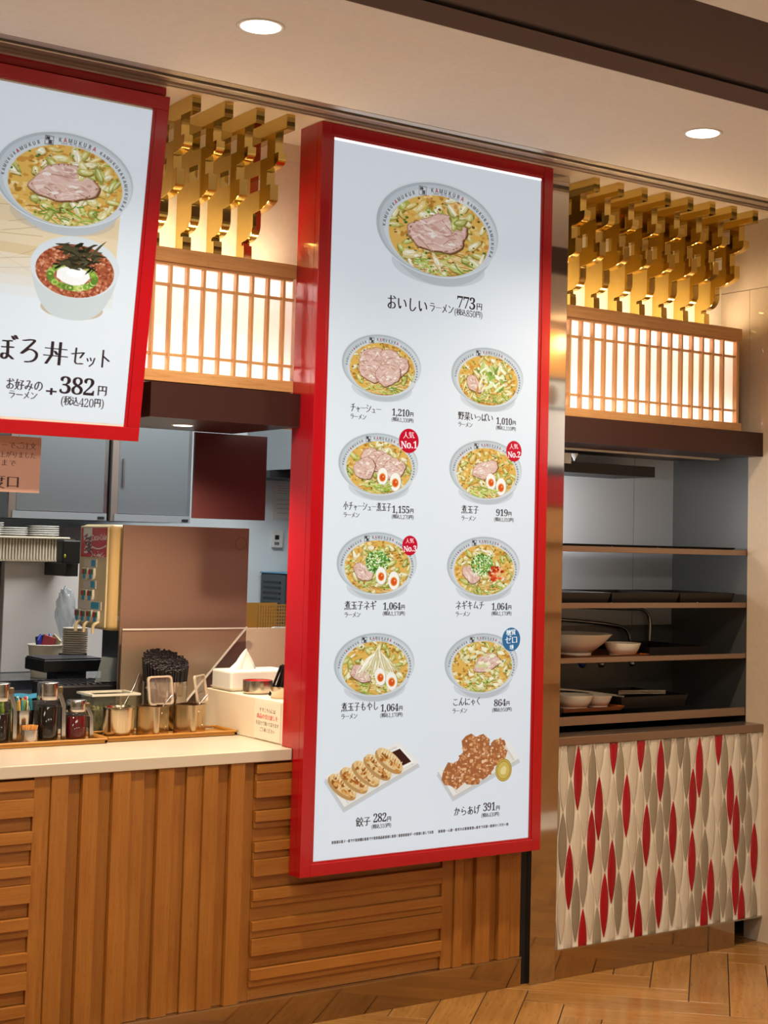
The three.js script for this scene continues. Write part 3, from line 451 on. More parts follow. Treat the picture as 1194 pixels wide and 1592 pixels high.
{
  const g = mg; g.fillStyle = '#dfe6ec'; g.fillRect(0, 0, MW, MH);
  bowl(g, 374, 216, 228, 146, 'plain');
  [['pork5', 184, 642], ['veg', 570, 644], ['pork4', 182, 930], ['pork2', 571, 928], ['leek', 186, 1217], ['kimchi', 571, 1221], ['sprout', 187, 1507], ['konjac', 571, 1512]].forEach(([k, x, y]) => bowl(g, x, y, 140, 92, k));
  words(g, 'おいしい', 192, 477, 46, 148); words(g, 'ラーメン', 345, 468, 31, 92); words(g, '773', 446, 444, 41, 70, INK, 'serif', 'bold'); words(g, '円', 519, 445, 25); words(g, '(税込850円)', 438, 468, 22, 106);
  const item = (t, tx, ty, tw, p, px, py, tax, s = 27) => {
    words(g, t, tx, ty, s, tw); words(g, 'ラーメン', tx, ty + 21, 17, 56);
    const n = p.length > 4 ? 62 : 46; words(g, p, px, py, 23, n, INK, 'serif', 'bold'); words(g, '円', px + n + 1, py, 15); words(g, '(税込' + tax + '円)', px - (p.length > 4 ? 0 : 6), py + 17, 13, p.length > 4 ? 78 : 76);
  };
  item('チャーシュー', 79, 786, 107, '1,210', 222, 787, '1,330'); item('野菜いっぱい', 461, 784, 133, '1,010', 605, 787, '1,110');
  item('小チャーシュー煮玉子', 65, 1069, 164, '1,155', 231, 1071, '1,270'); item('煮玉子', 481, 1066, 66, '919', 612, 1068, '1,010');
  item('煮玉子ネギ', 78, 1353, 108, '1,064', 209, 1352, '1,170'); item('ネギキムチ', 468, 1353, 108, '1,064', 603, 1354, '1,170');
  item('煮玉子もやし', 77, 1640, 127, '1,064', 210, 1644, '1,170'); item('こんにゃく', 465, 1640, 108, '864', 620, 1645, '950');
  badge(g, 285, 858, 35, 36, '#c4122e', [['人気', -6, 22, 40], ['No.1', 22, 24, 58]]); badge(g, 677, 867, 30, 32, '#c4122e', [['人気', -6, 18, 34], ['No.2', 19, 21, 50]]); badge(g, 298, 1165, 27, 29, '#c4122e', [['人気', -6, 16, 30], ['No.3', 17, 19, 46]]);
  badge(g, 682, 1444, 35, 36, '#2f6a96', [['糖質', -12, 19, 38], ['ゼロ', 14, 25, 50], ['麺', 31, 15, 15]]);
  plate(g, [[30, 1816], [277, 1733], [351, 1796], [97, 1906]]);
  g.fillStyle = '#f0eee8'; g.beginPath(); g.moveTo(238, 1762); g.lineTo(282, 1747); g.lineTo(334, 1794); g.lineTo(290, 1812); g.fill(); g.fillStyle = '#3a1712'; g.beginPath(); g.moveTo(247, 1764); g.lineTo(281, 1753); g.lineTo(322, 1792); g.lineTo(290, 1803); g.fill();
  for (let i = 0; i < 5; i++) { g.save(); g.translate(92 + i * 39, 1846 - i * 16); g.rotate(0.62); g.fillStyle = '#b98e56'; g.beginPath(); g.ellipse(0, 8, 56, 22, 0, 0, 7); g.fill(); g.fillStyle = '#e0bd84'; g.beginPath(); g.ellipse(0, 0, 54, 20, 0, 0, 7); g.fill();
    for (let k = 0; k < 40; k++) blob(g, rr(-42, 42), rr(-6, 16), rr(3, 9), rr(2, 6), pick(['#c8853c', '#a9621f', '#d9a35a', '#8f4f1a', '#e6c690'])); for (let k = -4; k < 5; k++) strand(g, k * 10, -16, 14, 1.4, '#f1dcb4', 3); g.restore(); }
  words(g, '餃子', 137, 1966, 28, 50); words(g, '282', 195, 1957, 28, 46, INK, 'serif', 'bold'); words(g, '円', 242, 1959, 16); words(g, '(税込310円)', 190, 1975, 13, 68);
  plate(g, [[416, 1822], [678, 1748], [724, 1805], [477, 1903]]);
  for (const [x, y, r] of [[470, 1838, 36], [500, 1826, 30], [548, 1836, 40], [590, 1826, 34], [520, 1800, 32], [566, 1790, 38], [610, 1796, 36], [640, 1788, 32], [540, 1760, 36], [578, 1752, 28], [640, 1765, 26], [488, 1852, 30]]) {
    blob(g, x, y, r, r * 0.92, '#a4633a', 0.2, 12); for (let k = 0; k < 46; k++) { const t = rnd() * 6.3, q = Math.sqrt(rnd()) * 0.9; blob(g, x + Math.cos(t) * q * r, y + Math.sin(t) * q * r, r * rr(0.06, 0.2), r * rr(0.05, 0.16), pick(['#d29664', '#bd7848', '#e2b184', '#a1623a', '#c98854', '#ebc8a0', '#b06e44', '#d8a072'])); } }
  g.fillStyle = '#a98a34'; g.beginPath(); g.ellipse(663, 1838, 31, 34, 0, 0, 7); g.fill(); g.fillStyle = '#cdb25a'; g.beginPath(); g.ellipse(663, 1838, 28, 31, 0, 0, 7); g.fill(); g.strokeStyle = '#8a6c22'; g.lineWidth = 1.5; g.beginPath(); g.ellipse(663, 1838, 24, 27, 0, 0, 7); g.stroke(); g.fillStyle = '#e4d292'; blob(g, 663, 1838, 12, 13, '#e4d292', 0.2);
  words(g, 'からあげ', 479, 1963, 28, 98); words(g, '391', 588, 1956, 28, 46, INK, 'serif', 'bold'); words(g, '円', 636, 1958, 16); words(g, '(税込430円)', 582, 1974, 13, 68);
  words(g, '※写真はイメージです。※麺は別売です。※食品表示法に基づく食物アレルギーの表示に関しては、', 58, 2006, 9, 350, '#4a4448'); words(g, '当社ホームページまたは店舗スタッフまでお問い合わせください。', 424, 2006, 9, 262, '#4a4448');
}
function backlit(c, glow, base = 0x9aa2aa) {
  const t = tex(c); return phys(base, 0.12, 0, { map: t, emissive: 0xf2f8ff, emissiveMap: t, emissiveIntensity: glow, ior: 1.45 });
}
// ---------------------------------------------------------------- the big menu sign
{
  const s = thing('menu_sign', 'tall red framed lightbox menu of ramen bowls and prices', 'sign', [3.035, 0.487, 0.0]);
  const x0 = 2.544, x1 = 3.527, y0 = 0.487, y1 = 2.9485, zf = 0.075, w = 0.040;
  part(s, 'housing', bx(x0, x1, 0.8895, y1, -0.066, 0.045), mRedSide); part(s, 'lower_housing', bx(x0, x1, y0, 0.8895, 0.0045, 0.045), mRedSide);
  const rail = (a, b, c, d) => part(s, 'frame_rail', bx(a, b, c, d, 0.045, zf, 0.002, 1), mRed);
  rail(x0, x0 + w, y0, y1); rail(x1 - w, x1, y0, y1); rail(x0 + w, x1 - w, y1 - w, y1); rail(x0 + w, x1 - w, y0, y0 + w);
  const i0 = x0 + w, i1 = x1 - w, j0 = y0 + w, j1 = y1 - w, b = 0.010;
  const bead = (a, e, c, d) => part(s, 'inner_bead', bx(a, e, c, d, 0.045, 0.0705), mRed);
  bead(i0, i0 + b, j0, j1); bead(i1 - b, i1, j0, j1); bead(i0 + b, i1 - b, j1 - 0.004, j1); bead(i0 + b, i1 - b, j0, j0 + 0.006);
  const face = new THREE.PlaneGeometry(3.478 - 2.597, 2.903 - 0.534); face.translate((3.478 + 2.597) / 2, (2.903 + 0.534) / 2, 0.066);
  part(s, 'printed_panel', face, backlit(menuCanvas, 0.67), 'white backlit panel printed with eleven dishes and prices');
  part(s, 'panel_body', bx(2.596, 3.479, 0.533, 2.904, 0.0455, 0.0655), mWhite);
  part(s, 'light_edge', bx(2.597, 3.478, 2.896, 2.9035, 0.0655, 0.068), mLamp(0.95, 0.97, 1, 0.9), 'bright lit upper edge');
  areaLight(new THREE.Color(0.92, 0.96, 1), 0.35, 0.88, 2.36, [3.037, 1.718, 0.08], [3.037, 1.718, 2]);
}
// ---------------------------------------------------------------- the tilted sign with the rice bowl
{
  const PX = 700; // canvas pixels per metre
  const u0 = 0.70, u1 = 1.933, v0 = 0.049, v1 = 1.017, CW = Math.round((u1 - u0) * PX), CH = Math.round((v1 - v0) * PX), [c, g] = canvas(CW, CH);
  const X = (u) => (u - u0) * PX, Y = (v) => (v - v0) * PX;
  g.fillStyle = '#dfe6ec'; g.fillRect(0, 0, CW, CH);
  // table boards printed under the bowls
  for (let i = 0; i < 10; i++) { const y = Y(0.33 + i * 0.03); g.fillStyle = pick(['#e0cba6', '#dcc49c', '#e5d2b0']); g.globalAlpha = i < 6 ? 1 : Math.max(0, 1 - (i - 5) * 0.22); g.beginPath(); g.moveTo(0, y); g.lineTo(X(1.86), y + 26); g.lineTo(X(1.86), y + 48); g.lineTo(0, y + 21); g.fill(); strand(g, 0, y, CW * 0.75, 0.03, '#b99d72', 1); }
  g.globalAlpha = 1;
  bowl(g, X(1.678), Y(0.300), 0.219 * PX, 0.142 * PX, 'plain');
  { // rice bowl
    const cx = X(1.734), cy = Y(0.556), a = 0.140 * PX, b = 0.092 * PX; g.fillStyle = 'rgba(170,130,80,0.5)'; g.beginPath(); g.ellipse(cx, cy + b * 1.35, a * 0.7, b * 0.35, 0, 0, 7); g.fill();
    g.fillStyle = '#c9d1d2'; g.beginPath(); g.moveTo(cx - a, cy); g.bezierCurveTo(cx - a * 0.8, cy + b * 1.6, cx - a * 0.4, cy + b * 1.72, cx, cy + b * 1.72); g.bezierCurveTo(cx + a * 0.4, cy + b * 1.72, cx + a * 0.8, cy + b * 1.6, cx + a, cy); g.fill();
    g.fillStyle = '#d6dde2'; g.beginPath(); g.ellipse(cx, cy, a, b, 0, 0, 7); g.fill();
    g.save(); g.beginPath(); g.ellipse(cx, cy + b * 0.12, a * 0.88, b * 0.86, 0, 0, 7); g.clip(); g.fillStyle = '#9c5238'; g.fillRect(cx - a, cy - b, 2 * a, 2 * b);
    for (let i = 0; i < 900; i++) blob(g, cx + rr(-0.9, 0.9) * a, cy + rr(-0.55, 1) * b, a * rr(0.02, 0.05), b * rr(0.03, 0.06), pick(['#a8583c', '#c47a58', '#8a4028', '#d69a7c', '#b56a48', '#94482e'])); g.restore();
    for (let i = 0; i < 60; i++) { const t = rnd() * 6.3; g.strokeStyle = pick(['#7fa63c', '#a9c25e', '#5d8430', '#cfd98c']); g.lineWidth = 4; g.beginPath(); g.ellipse(cx - a * 0.05 + Math.cos(t) * a * 0.5, cy + b * 0.32 + Math.sin(t) * b * 0.36, a * 0.06, b * 0.07, 0, 0, 7); g.stroke(); }
    blob(g, cx - a * 0.05, cy + b * 0.28, a * 0.38, b * 0.3, '#f3f3f1', 0.06, 16); blob(g, cx, cy + b * 0.2, a * 0.2, b * 0.14, '#ffffff', 0.1, 12);
    for (let i = 0; i < 90; i++) { g.save(); g.translate(cx + rr(-0.34, 0.5) * a, cy - b * rr(-0.05, 0.72)); g.rotate(rr(-0.9, 0.4)); blob(g, 0, 0, a * rr(0.05, 0.2), b * rr(0.02, 0.07), pick(['#2c2a1c', '#3f3a26', '#1f2016', '#57503a', '#4a4630']), 0.5); g.restore(); } }
  const k = (m) => m * PX;
  words(g, 'そぼろ', X(1.428), Y(0.858), k(0.082), k(0.222), '#2f2226'); words(g, '丼', X(1.658), Y(0.855), k(0.076), k(0.076), '#2f2226'); words(g, 'セット', X(1.742), Y(0.852), k(0.062), k(0.134), '#2f2226');
  words(g, ')', X(1.505), Y(0.935), k(0.05), 0, '#2f2226'); words(g, 'お好みの', X(1.551), Y(0.938), k(0.036), k(0.116), '#2f2226'); words(g, 'ラーメン', X(1.563), Y(0.963), k(0.026), k(0.09), '#2f2226'); words(g, '+', X(1.674), Y(0.948), k(0.036), k(0.036), '#2f2226', 'sans-serif', 'bold');
  words(g, '382', X(1.716), Y(0.936), k(0.060), k(0.112), '#2f2226', 'serif', 'bold'); words(g, '円', X(1.836), Y(0.936), k(0.035), 0, '#2f2226'); words(g, '(税込420円)', X(1.725), Y(0.972), k(0.030), k(0.138), '#2f2226');
  const tilt = Math.atan2(0.140, 1.057), len = 1.0662, xl = 0.65, xr = 1.984;
  const s = thing('menu_sign', 'tilted red framed lightbox sign advertising a rice bowl set', 'sign', [1.317, 2.913, 0.107]);
  // built flat, then the whole sign leans forward about its upper edge
  const loc = (a, b, c2, d, e, f, r = 0) => bx(a - 1.317, b - 1.317, c2, d, e, f, r, 1);
  const put2 = (n, geo, m, l) => { const q = shade(new THREE.Mesh(geo, m)); q.name = n; s.add(q); if (l) q.userData.label = l; return q; };
  put2('housing', loc(xl, xr, -len, 0, -0.105, -0.03), mRed);
  put2('frame_rail', loc(xl, xr, -0.042, 0, -0.03, 0, 0.002), mRed); put2('frame_rail', loc(xl, xr, -len, -len + 0.043, -0.03, 0, 0.002), mRed);
  put2('frame_rail', loc(xl, xl + 0.042, -len + 0.043, -0.042, -0.03, 0), mRed); put2('frame_rail', loc(xr - 0.041, xr, -len + 0.043, -0.042, -0.03, 0, 0.002), mRed);
  put2('inner_bead', loc(xr - 0.051, xr - 0.041, -len + 0.043, -0.042, -0.03, -0.004), mRed);
  const face = new THREE.PlaneGeometry(u1 - u0, v1 - v0); face.translate((u0 + u1) / 2 - 1.317, -(v0 + v1) / 2, -0.008);
  put2('printed_panel', face, backlit(c, 0.67), 'white backlit panel printed with a ramen and a rice bowl');
  put2('panel_body', loc(u0 - 0.01, u1 + 0.003, -v1 - 0.006, -v0 + 0.006, -0.029, -0.0085), mWhite);
  s.rotation.x = tilt;
  const l = areaLight(new THREE.Color(0.92, 0.96, 1), 0.35, u1 - u0, v1 - v0, [1.32, 2.38, 0.055], [1.32, 2.38 - 0.13, 1.055]);
  solo('hanging_box', bx(0.66, 1.9835, 2.9245, 2.9485, 0.03, 0.076), mRed, 'red mounting box holding the tilted sign below the ceiling', 'mounting box');
}
// ---------------------------------------------------------------- leaf tile panel
{
  const t = thing('tile_panel', 'panel of leaf shaped cream, grey and red tiles under the tray return', 'tile panel', [4.19, 0.1, -0.01]);
  const mGrout = std(0xe6dcca, 0.8), mT = { w: [0xcbc0ad, 0xc6bba8, 0xd0c6b4].map((c) => phys(c, 0.2)), g: [0x968a76, 0x8e826f, 0x9d917e].map((c) => phys(c, 0.2)), r: [0x98061a, 0xa2081c].map((c) => phys(c, 0.14)) };
  part(t, 'grout_bed', bx(3.655, 4.7345, 0.10, 0.8345, -0.03, -0.0035), mGrout);
  const L = 0.2385, W = 0.0425, P = 0.0345;
  const leaf = (t0, t1) => {
    const n = 10, m = 4, pos = [], idx = [];
    for (let i = 0; i <= n; i++) { const q = t0 + (t1 - t0) * i / n, y = L * (0.5 - q) * 0.985, w = W * 0.90 * Math.pow(Math.max(0, 4 * q * (1 - q)), 1.0); for (let j = 0; j <= m; j++) { const s = j / m * 2 - 1; pos.push(s * w / 2, y, 0.0018 * (1 - s * s * 0.8) * Math.min(1, 0.35 + 2 * q * (1 - q) * 1.3)); } }
    for (let i = 0; i < n; i++) for (let j = 0; j < m; j++) { const a = i * (m + 1) + j, b = a + m + 1; idx.push(a, b, a + 1, b, b + 1, a + 1); }
    // side skirt down to the bed
    const rim = []; for (let i = 0; i <= n; i++) rim.push(i * (m + 1)); for (let j = 1; j <= m; j++) rim.push(n * (m + 1) + j); for (let i = n - 1; i >= 0; i--) rim.push(i * (m + 1) + m); for (let j = m - 1; j > 0; j--) rim.push(j);
    const base = pos.length / 3; for (const r of rim) pos.push(pos[3 * r], pos[3 * r + 1], -0.004);
    for (let i = 0; i < rim.length; i++) { const k = (i + 1) % rim.length; idx.push(rim[i], base + i, rim[k], rim[k], base + i, base + k); }
    const g = new THREE.BufferGeometry(); g.setAttribute('position', new THREE.Float32BufferAttribute(pos, 3)); g.setIndex(idx); g.computeVertexNormals(); return g;
  };
  const full = leaf(0, 1), low = leaf(0.5, 1), high = leaf(0, 0.56), stub = leaf(0, 0.08);
  const cols = { '-3': 'wgwg', '-2': 'wgw', '-1': 'ggrw', 0: 'rwg', 1: 'wwgr', 2: 'grw', 3: 'wrwg', 4: 'wgr', 5: 'rwrw', 6: 'ggg', 7: 'wrww', 8: 'wwr', 9: 'rwgr', 10: 'grw', 11: 'wgwg', 12: 'rgr', 13: 'gggw', 14: 'wrg', 15: 'gwww', 16: 'ggw', 17: 'wrrg', 18: 'rwg', 19: 'wggr', 20: 'wwr', 21: 'rwwg', 22: 'ggg', 23: 'wrwg', 24: 'wrr', 25: 'gggr', 26: 'ggw', 27: 'wwrg' };
  const top = 0.834;
  for (const [k, s] of Object.entries(cols)) {
    const x = 3.761 + (+k) * 0.03452; if (x - W / 2 < 3.652) { /* cut by the pillar */ }
    [...s].forEach((c, i) => {
      const odd = s.length === 4, m = pick(mT[c]);
      if (!odd) put(t, 'tile', full, m, [x, top - L / 2 - i * L, 0]);
      else if (i === 0) put(t, 'tile', low, m, [x, top, 0]);
      else if (i === 3) put(t, 'tile', high, m, [x, top - 0.5 * L - 2.5 * L, 0]);
      else put(t, 'tile', full, m, [x, top - i * L, 0]);
    });
  }
  part(t, 'bottom_edge', bx(3.656, 4.734, 0.0995, 0.1045, -0.03, 0.006), mSteel);
}
solo('tray_ledge', grain(bx(3.656, 4.734, 0.836, 0.868, -0.11, 0.006, 0.003, 1), 'x', 1), std(0x9a8676, 0.3, 0.9), 'steel ledge along the front of the tray return', 'ledge');
// ---------------------------------------------------------------- tray return alcove
{
  const mAlc = phys(0xc6c8ca, 0.25), mSideSteel = std(0x72716e, 0.4, 0.7);
  struct('wall_alcove', bx(3.60, 4.518, 0.5, 1.96, -0.60, -0.558), mAlc, 'light grey back panel of the tray return');
  struct('wall_alcove', bx(4.5205, 4.80, 0.5, 1.96, -0.60, -0.558), mAlc, 'second light grey back panel of the tray return');
  struct('wall_alcove', bx(3.60, 4.75, 0.5, 1.24, -0.557, -0.548), mSideSteel, 'steel lower back of the tray return');
  struct('wall_alcove', grain(bx(4.75, 4.82, 0.5, 1.96, -0.56, -0.0955), 'y', 1), mSideSteel, 'brushed steel side wall of the tray return');
  struct('floor_alcove', bx(3.656, 4.75, 0.835, 0.852, -0.55, -0.11), mSideSteel, 'steel bottom of the tray return');
  solo('tube_light', cyl(0.012, 0.012, 0.50, 3.675, 1.42, -0.40), mLamp(0.9, 0.96, 1, 3), 'added upright tube lamp unseen behind the steel pillar to brighten the alcove', 'lamp');  // lamp added out of sight to brighten the alcove, with the area light below
  areaLight(COOL, 135, 0.04, 0.48, [3.69, 1.67, -0.40], [5, 1.67, -0.46]);
  const edge = std(0x9c8472, 0.35, 0.85), mTray = phys(0x1b1512, 0.35);
  const Ys = [[1.548, 1.570], [1.333, 1.354], [1.126, 1.146], [0.893, 0.926]], nm = ['top', 'second', 'third', 'lowest'];
  Ys.forEach(([a, b], i) => {
    const s = thing('tray_shelf', nm[i] + ' steel shelf of the tray return', 'shelf', [4.2, a, -0.3]);
    part(s, 'front_edge', grain(bx(3.656, 4.742, a, b, -0.112, -0.098, 0.0015, 1), 'x', 1), edge);
    part(s, 'shelf_plate', bx(3.656, 4.742, a + 0.002, a + 0.008, -0.54, -0.112), mSideSteel);
    if (i < 3) for (const x of [3.72, 4.0, 4.24, 4.46, 4.66]) part(s, 'rivet', new THREE.SphereGeometry(0.003, 8, 6).translate(x, b, -0.104), mSteel);
  });
  // dark serving trays standing edge to edge on the shelves
  const tray = (x0, x1, y, z0, z1, h, label, mat = mTray, group) => {
    const o = thing('serving_tray', label, 'tray', [(x0 + x1) / 2, y, (z0 + z1) / 2], group), s = 0.012;
    const pr = (a, b, c, d) => { const g = new THREE.BufferGeometry(); const v = [...a, ...b, ...c, ...a, ...c, ...d]; g.setAttribute('position', new THREE.Float32BufferAttribute(v, 3)); g.computeVertexNormals(); g.setAttribute('uv', new THREE.Float32BufferAttribute(new Array(12).fill(0), 2)); return g; };
    const A = [[x0 + s, y, z1 - s], [x1 - s, y, z1 - s], [x1 - s, y, z0 + s], [x0 + s, y, z0 + s]], B = [[x0, y + h, z1], [x1, y + h, z1], [x1, y + h, z0], [x0, y + h, z0]];
    part(o, 'tray_base', bx(x0 + s, x1 - s, y, y + 0.004, z0 + s, z1 - s), mat);
    part(o, 'rim', merged([0, 1, 2, 3].map((i) => pr(A[i], A[(i + 1) % 4], B[(i + 1) % 4], B[i]))), new THREE.MeshPhysicalMaterial({ color: mat.color, roughness: 0.35, side: THREE.DoubleSide }));
    return o;
  };
  for (const [i, y] of [[0, 1.556], [1, 1.341]]) for (const [x0, x1, w] of [[3.66, 4.02, 'next to the steel pillar'], [4.025, 4.385, 'in the middle'], [4.39, 4.70, 'next to the steel side wall']]) tray(x0, x1, y + 0.001, -0.50, -0.13, i ? 0.05 : 0.022, 'dark brown tray on the ' + nm[i] + ' shelf ' + w, mTray, 'dark trays on the ' + nm[i] + ' shelf');
  tray(4.245, 4.56, 1.135, -0.50, -0.15, 0.04, 'dark brown tray lying on the third shelf past the small bowl'); 
  const mOrange = phys(0x8f4a1c, 0.4);
  tray(3.86, 4.23, 1.135, -0.46, -0.13, 0.016, 'orange brown tray carrying a large bowl and a small bowl', mOrange);
  tray(3.80, 4.11, 0.9355, -0.46, -0.14, 0.016, 'orange brown tray carrying two small bowls on the lowest shelf', mOrange);
  tray(4.11, 4.47, 0.937, -0.50, -0.16, 0.045, 'dark tray of cutlery on the lowest shelf');
  tray(3.665, 3.80, 0.902, -0.48, -0.14, 0.05, 'dark tray half hidden by the steel pillar on the lowest shelf');
  const mBowl = phys(0xd9cdb8, 0.25);
  const bowlAt = (name, x, y, z, r, h, label, foot = 0.46) => { const o = thing(name, label, 'bowl', [x, y, z]); const k = r * foot; part(o, 'bowl_body', lathe([[0.001, h * 0.16], [k, h * 0.16], [r * (foot * 0.5 + 0.52), h * 0.55], [r, h], [r * 0.965, h], [r * (foot * 0.5 + 0.49), h * 0.58], [k * 0.9, h * 0.24], [0.001, h * 0.24]], x, y, z, 40), mBowl); part(o, 'foot_ring', lathe([[k * 0.82, 0], [k * 0.96, 0], [k, h * 0.18], [k * 0.8, h * 0.18]], x, y, z, 32), mBowl); return o; };
  bowlAt('ramen_bowl', 3.965, 1.140, -0.28, 0.150, 0.088, 'large cream ramen bowl on the third shelf of the tray return');
  bowlAt('small_bowl', 4.155, 1.140, -0.21, 0.074, 0.052, 'small white bowl beside the large ramen bowl', 0.72);
  bowlAt('small_bowl', 3.915, 0.941, -0.22, 0.078, 0.055, 'small white bowl on the lowest shelf close to the pillar', 0.7);
  bowlAt('small_bowl', 4.045, 0.941, -0.23, 0.060, 0.048, 'smaller white bowl at the end of the lowest orange tray', 0.7);
  bowlAt('ramen_bowl', 3.765, 0.955, -0.38, 0.10, 0.075, 'shadowed deep bowl behind the steel pillar');
  { const o = thing('cutlery_bundle', 'steel cutlery lying across the dark tray on the lowest shelf', 'cutlery', [4.29, 0.982, -0.3]); for (let i = 0; i < 3; i++) part(o, 'handle', tube([[4.18, 0.984 + i * 0.006, -0.26], [4.30, 0.984 + i * 0.006, -0.24], [4.40, 0.982 + i * 0.006, -0.22]], 0.0035), mSteel); }
  { const o = thing('chopstick', 'pale chopstick sloping over the small bowls', 'chopstick', [4.0, 1.0, -0.3]); part(o, 'stick', tube([[3.88, 1.012, -0.30], [4.02, 0.998, -0.29], [4.22, 0.972, -0.27]], 0.004), mCream); }
  const pipe = (pts, label) => { const o = thing('water_pipe', label, 'pipe', pts[pts.length - 1]); part(o, 'pipe', tube(pts, 0.008, 40), mSteel); };
  pipe([[3.70, 1.285, -0.52], [4.05, 1.27, -0.52], [4.37, 1.243, -0.52], [4.44, 1.228, -0.52], [4.468, 1.20, -0.52], [4.477, 1.152, -0.52]], 'sloping steel water pipe behind the large ramen bowl');
  pipe([[4.2, 1.318, -0.53], [4.45, 1.31, -0.53], [4.56, 1.303, -0.53], [4.592, 1.27, -0.53], [4.595, 1.152, -0.53]], 'bent steel water pipe below the second shelf');
  for (const [x, c, l] of [[4.185, 0x1a2c8a, 'blue tap knob under the third shelf'], [4.29, 0xb0b0b0, 'chrome tap spout under the third shelf'], [4.46, 0xb0b0b0, 'chrome tap elbow under the third shelf']]) solo('tap', merged([cyl(0.016, 0.012, 0.03, x, 1.085, -0.5), new THREE.SphereGeometry(0.016, 12, 8).translate(x, 1.085, -0.49)]), std(c, 0.3, c === 0x1a2c8a ? 0 : 1), l, 'tap');
  solo('extractor_hood', bx(3.70, 4.40, 1.862, 1.905, -0.545, -0.30), mBlack, 'dark flat hood under the ceiling of the tray return', 'hood');
  solo('sensor', new THREE.SphereGeometry(0.014, 14, 10).translate(4.436, 1.908, -0.5), mWhite, 'small white round sensor beside the dark hood', 'sensor');
  { const o = thing('price_tag', 'white tag clipped at the corner of the dark hood', 'tag', [3.80, 1.87, -0.14]); part(o, 'card', bx(3.74, 3.815, 1.885, 1.925, -0.142, -0.139), mWhite); part(o, 'clip', new THREE.ConeGeometry(0.02, 0.03, 4).rotateZ(Math.PI).translate(3.835, 1.91, -0.145), mWhite); }
}
// ---------------------------------------------------------------- kitchen behind the counter
const mBrownPanel = phys(0x82695c, 0.35), mSplash = std(0xa08e7a, 0.36, 0.5);
{
  const o = thing('splash_guard', 'brown steel splash guard with a slanted end behind the condiments', 'splash guard', [2.46, 0.889, -0.72]);
  part(o, 'sheet', extrude(shapeOf([[2.254, 0.8895], [2.254, 1.237], [2.747, 1.237], [2.43, 0.8895]]), 0.006).translate(0, 0, -0.724), mSplash);
  part(o, 'top_edge', bx(2.254, 2.747, 1.233, 1.2385, -0.7175, -0.7145), mWhite);
  const ed = new THREE.BoxGeometry(0.475, 0.006, 0.004); ed.rotateZ(Math.atan2(0.3515, 0.315)); ed.translate(2.5885, 1.063, -0.716); part(o, 'slanted_edge', ed, mWhite);
  const p = thing('brown_panel', 'plain brown screen panel with a round mark hiding the drinks machine', 'screen panel', [2.487, 0.889, -0.71]);
  part(p, 'board', bx(2.263, 2.768, 0.8895, 1.606, -0.772, -0.762, 0.001, 1), mBrownPanel);
  part(p, 'round_mark', new THREE.TorusGeometry(0.0225, 0.0007, 6, 40).translate(2.734, 1.548, -0.7615), std(0x5a3426, 0.5));
  solo('cream_screen', bx(2.769, 2.965, 0.8895, 1.233, -0.775, -0.760), mCream, 'cream screen standing behind the tissue box', 'screen panel');
  solo('acrylic_screen', bx(2.404, 2.69, 1.633, 1.9355, -0.512, -0.500, 0.001, 1), phys(0x4a2a2c, 0.28), 'glossy dark red acrylic panel hanging behind the beam', 'panel');
  // stacked paper cups at the edge of the cream screen
  for (let i = 0; i < 16; i++) solo('paper_cup', lathe([[0.030, 0.012], [0.0375, 0.0125], [0.0375, 0], [0.034, 0]], 2.962, 1.060 + i * 0.0105, -0.84, 24), mWhite, fromTop(i, 16) + ' white paper cup rim of the stack beside the red sign', 'cup', 'paper cups stacked beside the red sign');
  solo('cup_column', cyl(0.034, 0.034, 0.170, 2.962, 0.8895, -0.84), mWhite, 'white holder under the stacked paper cups', 'cup holder');
}
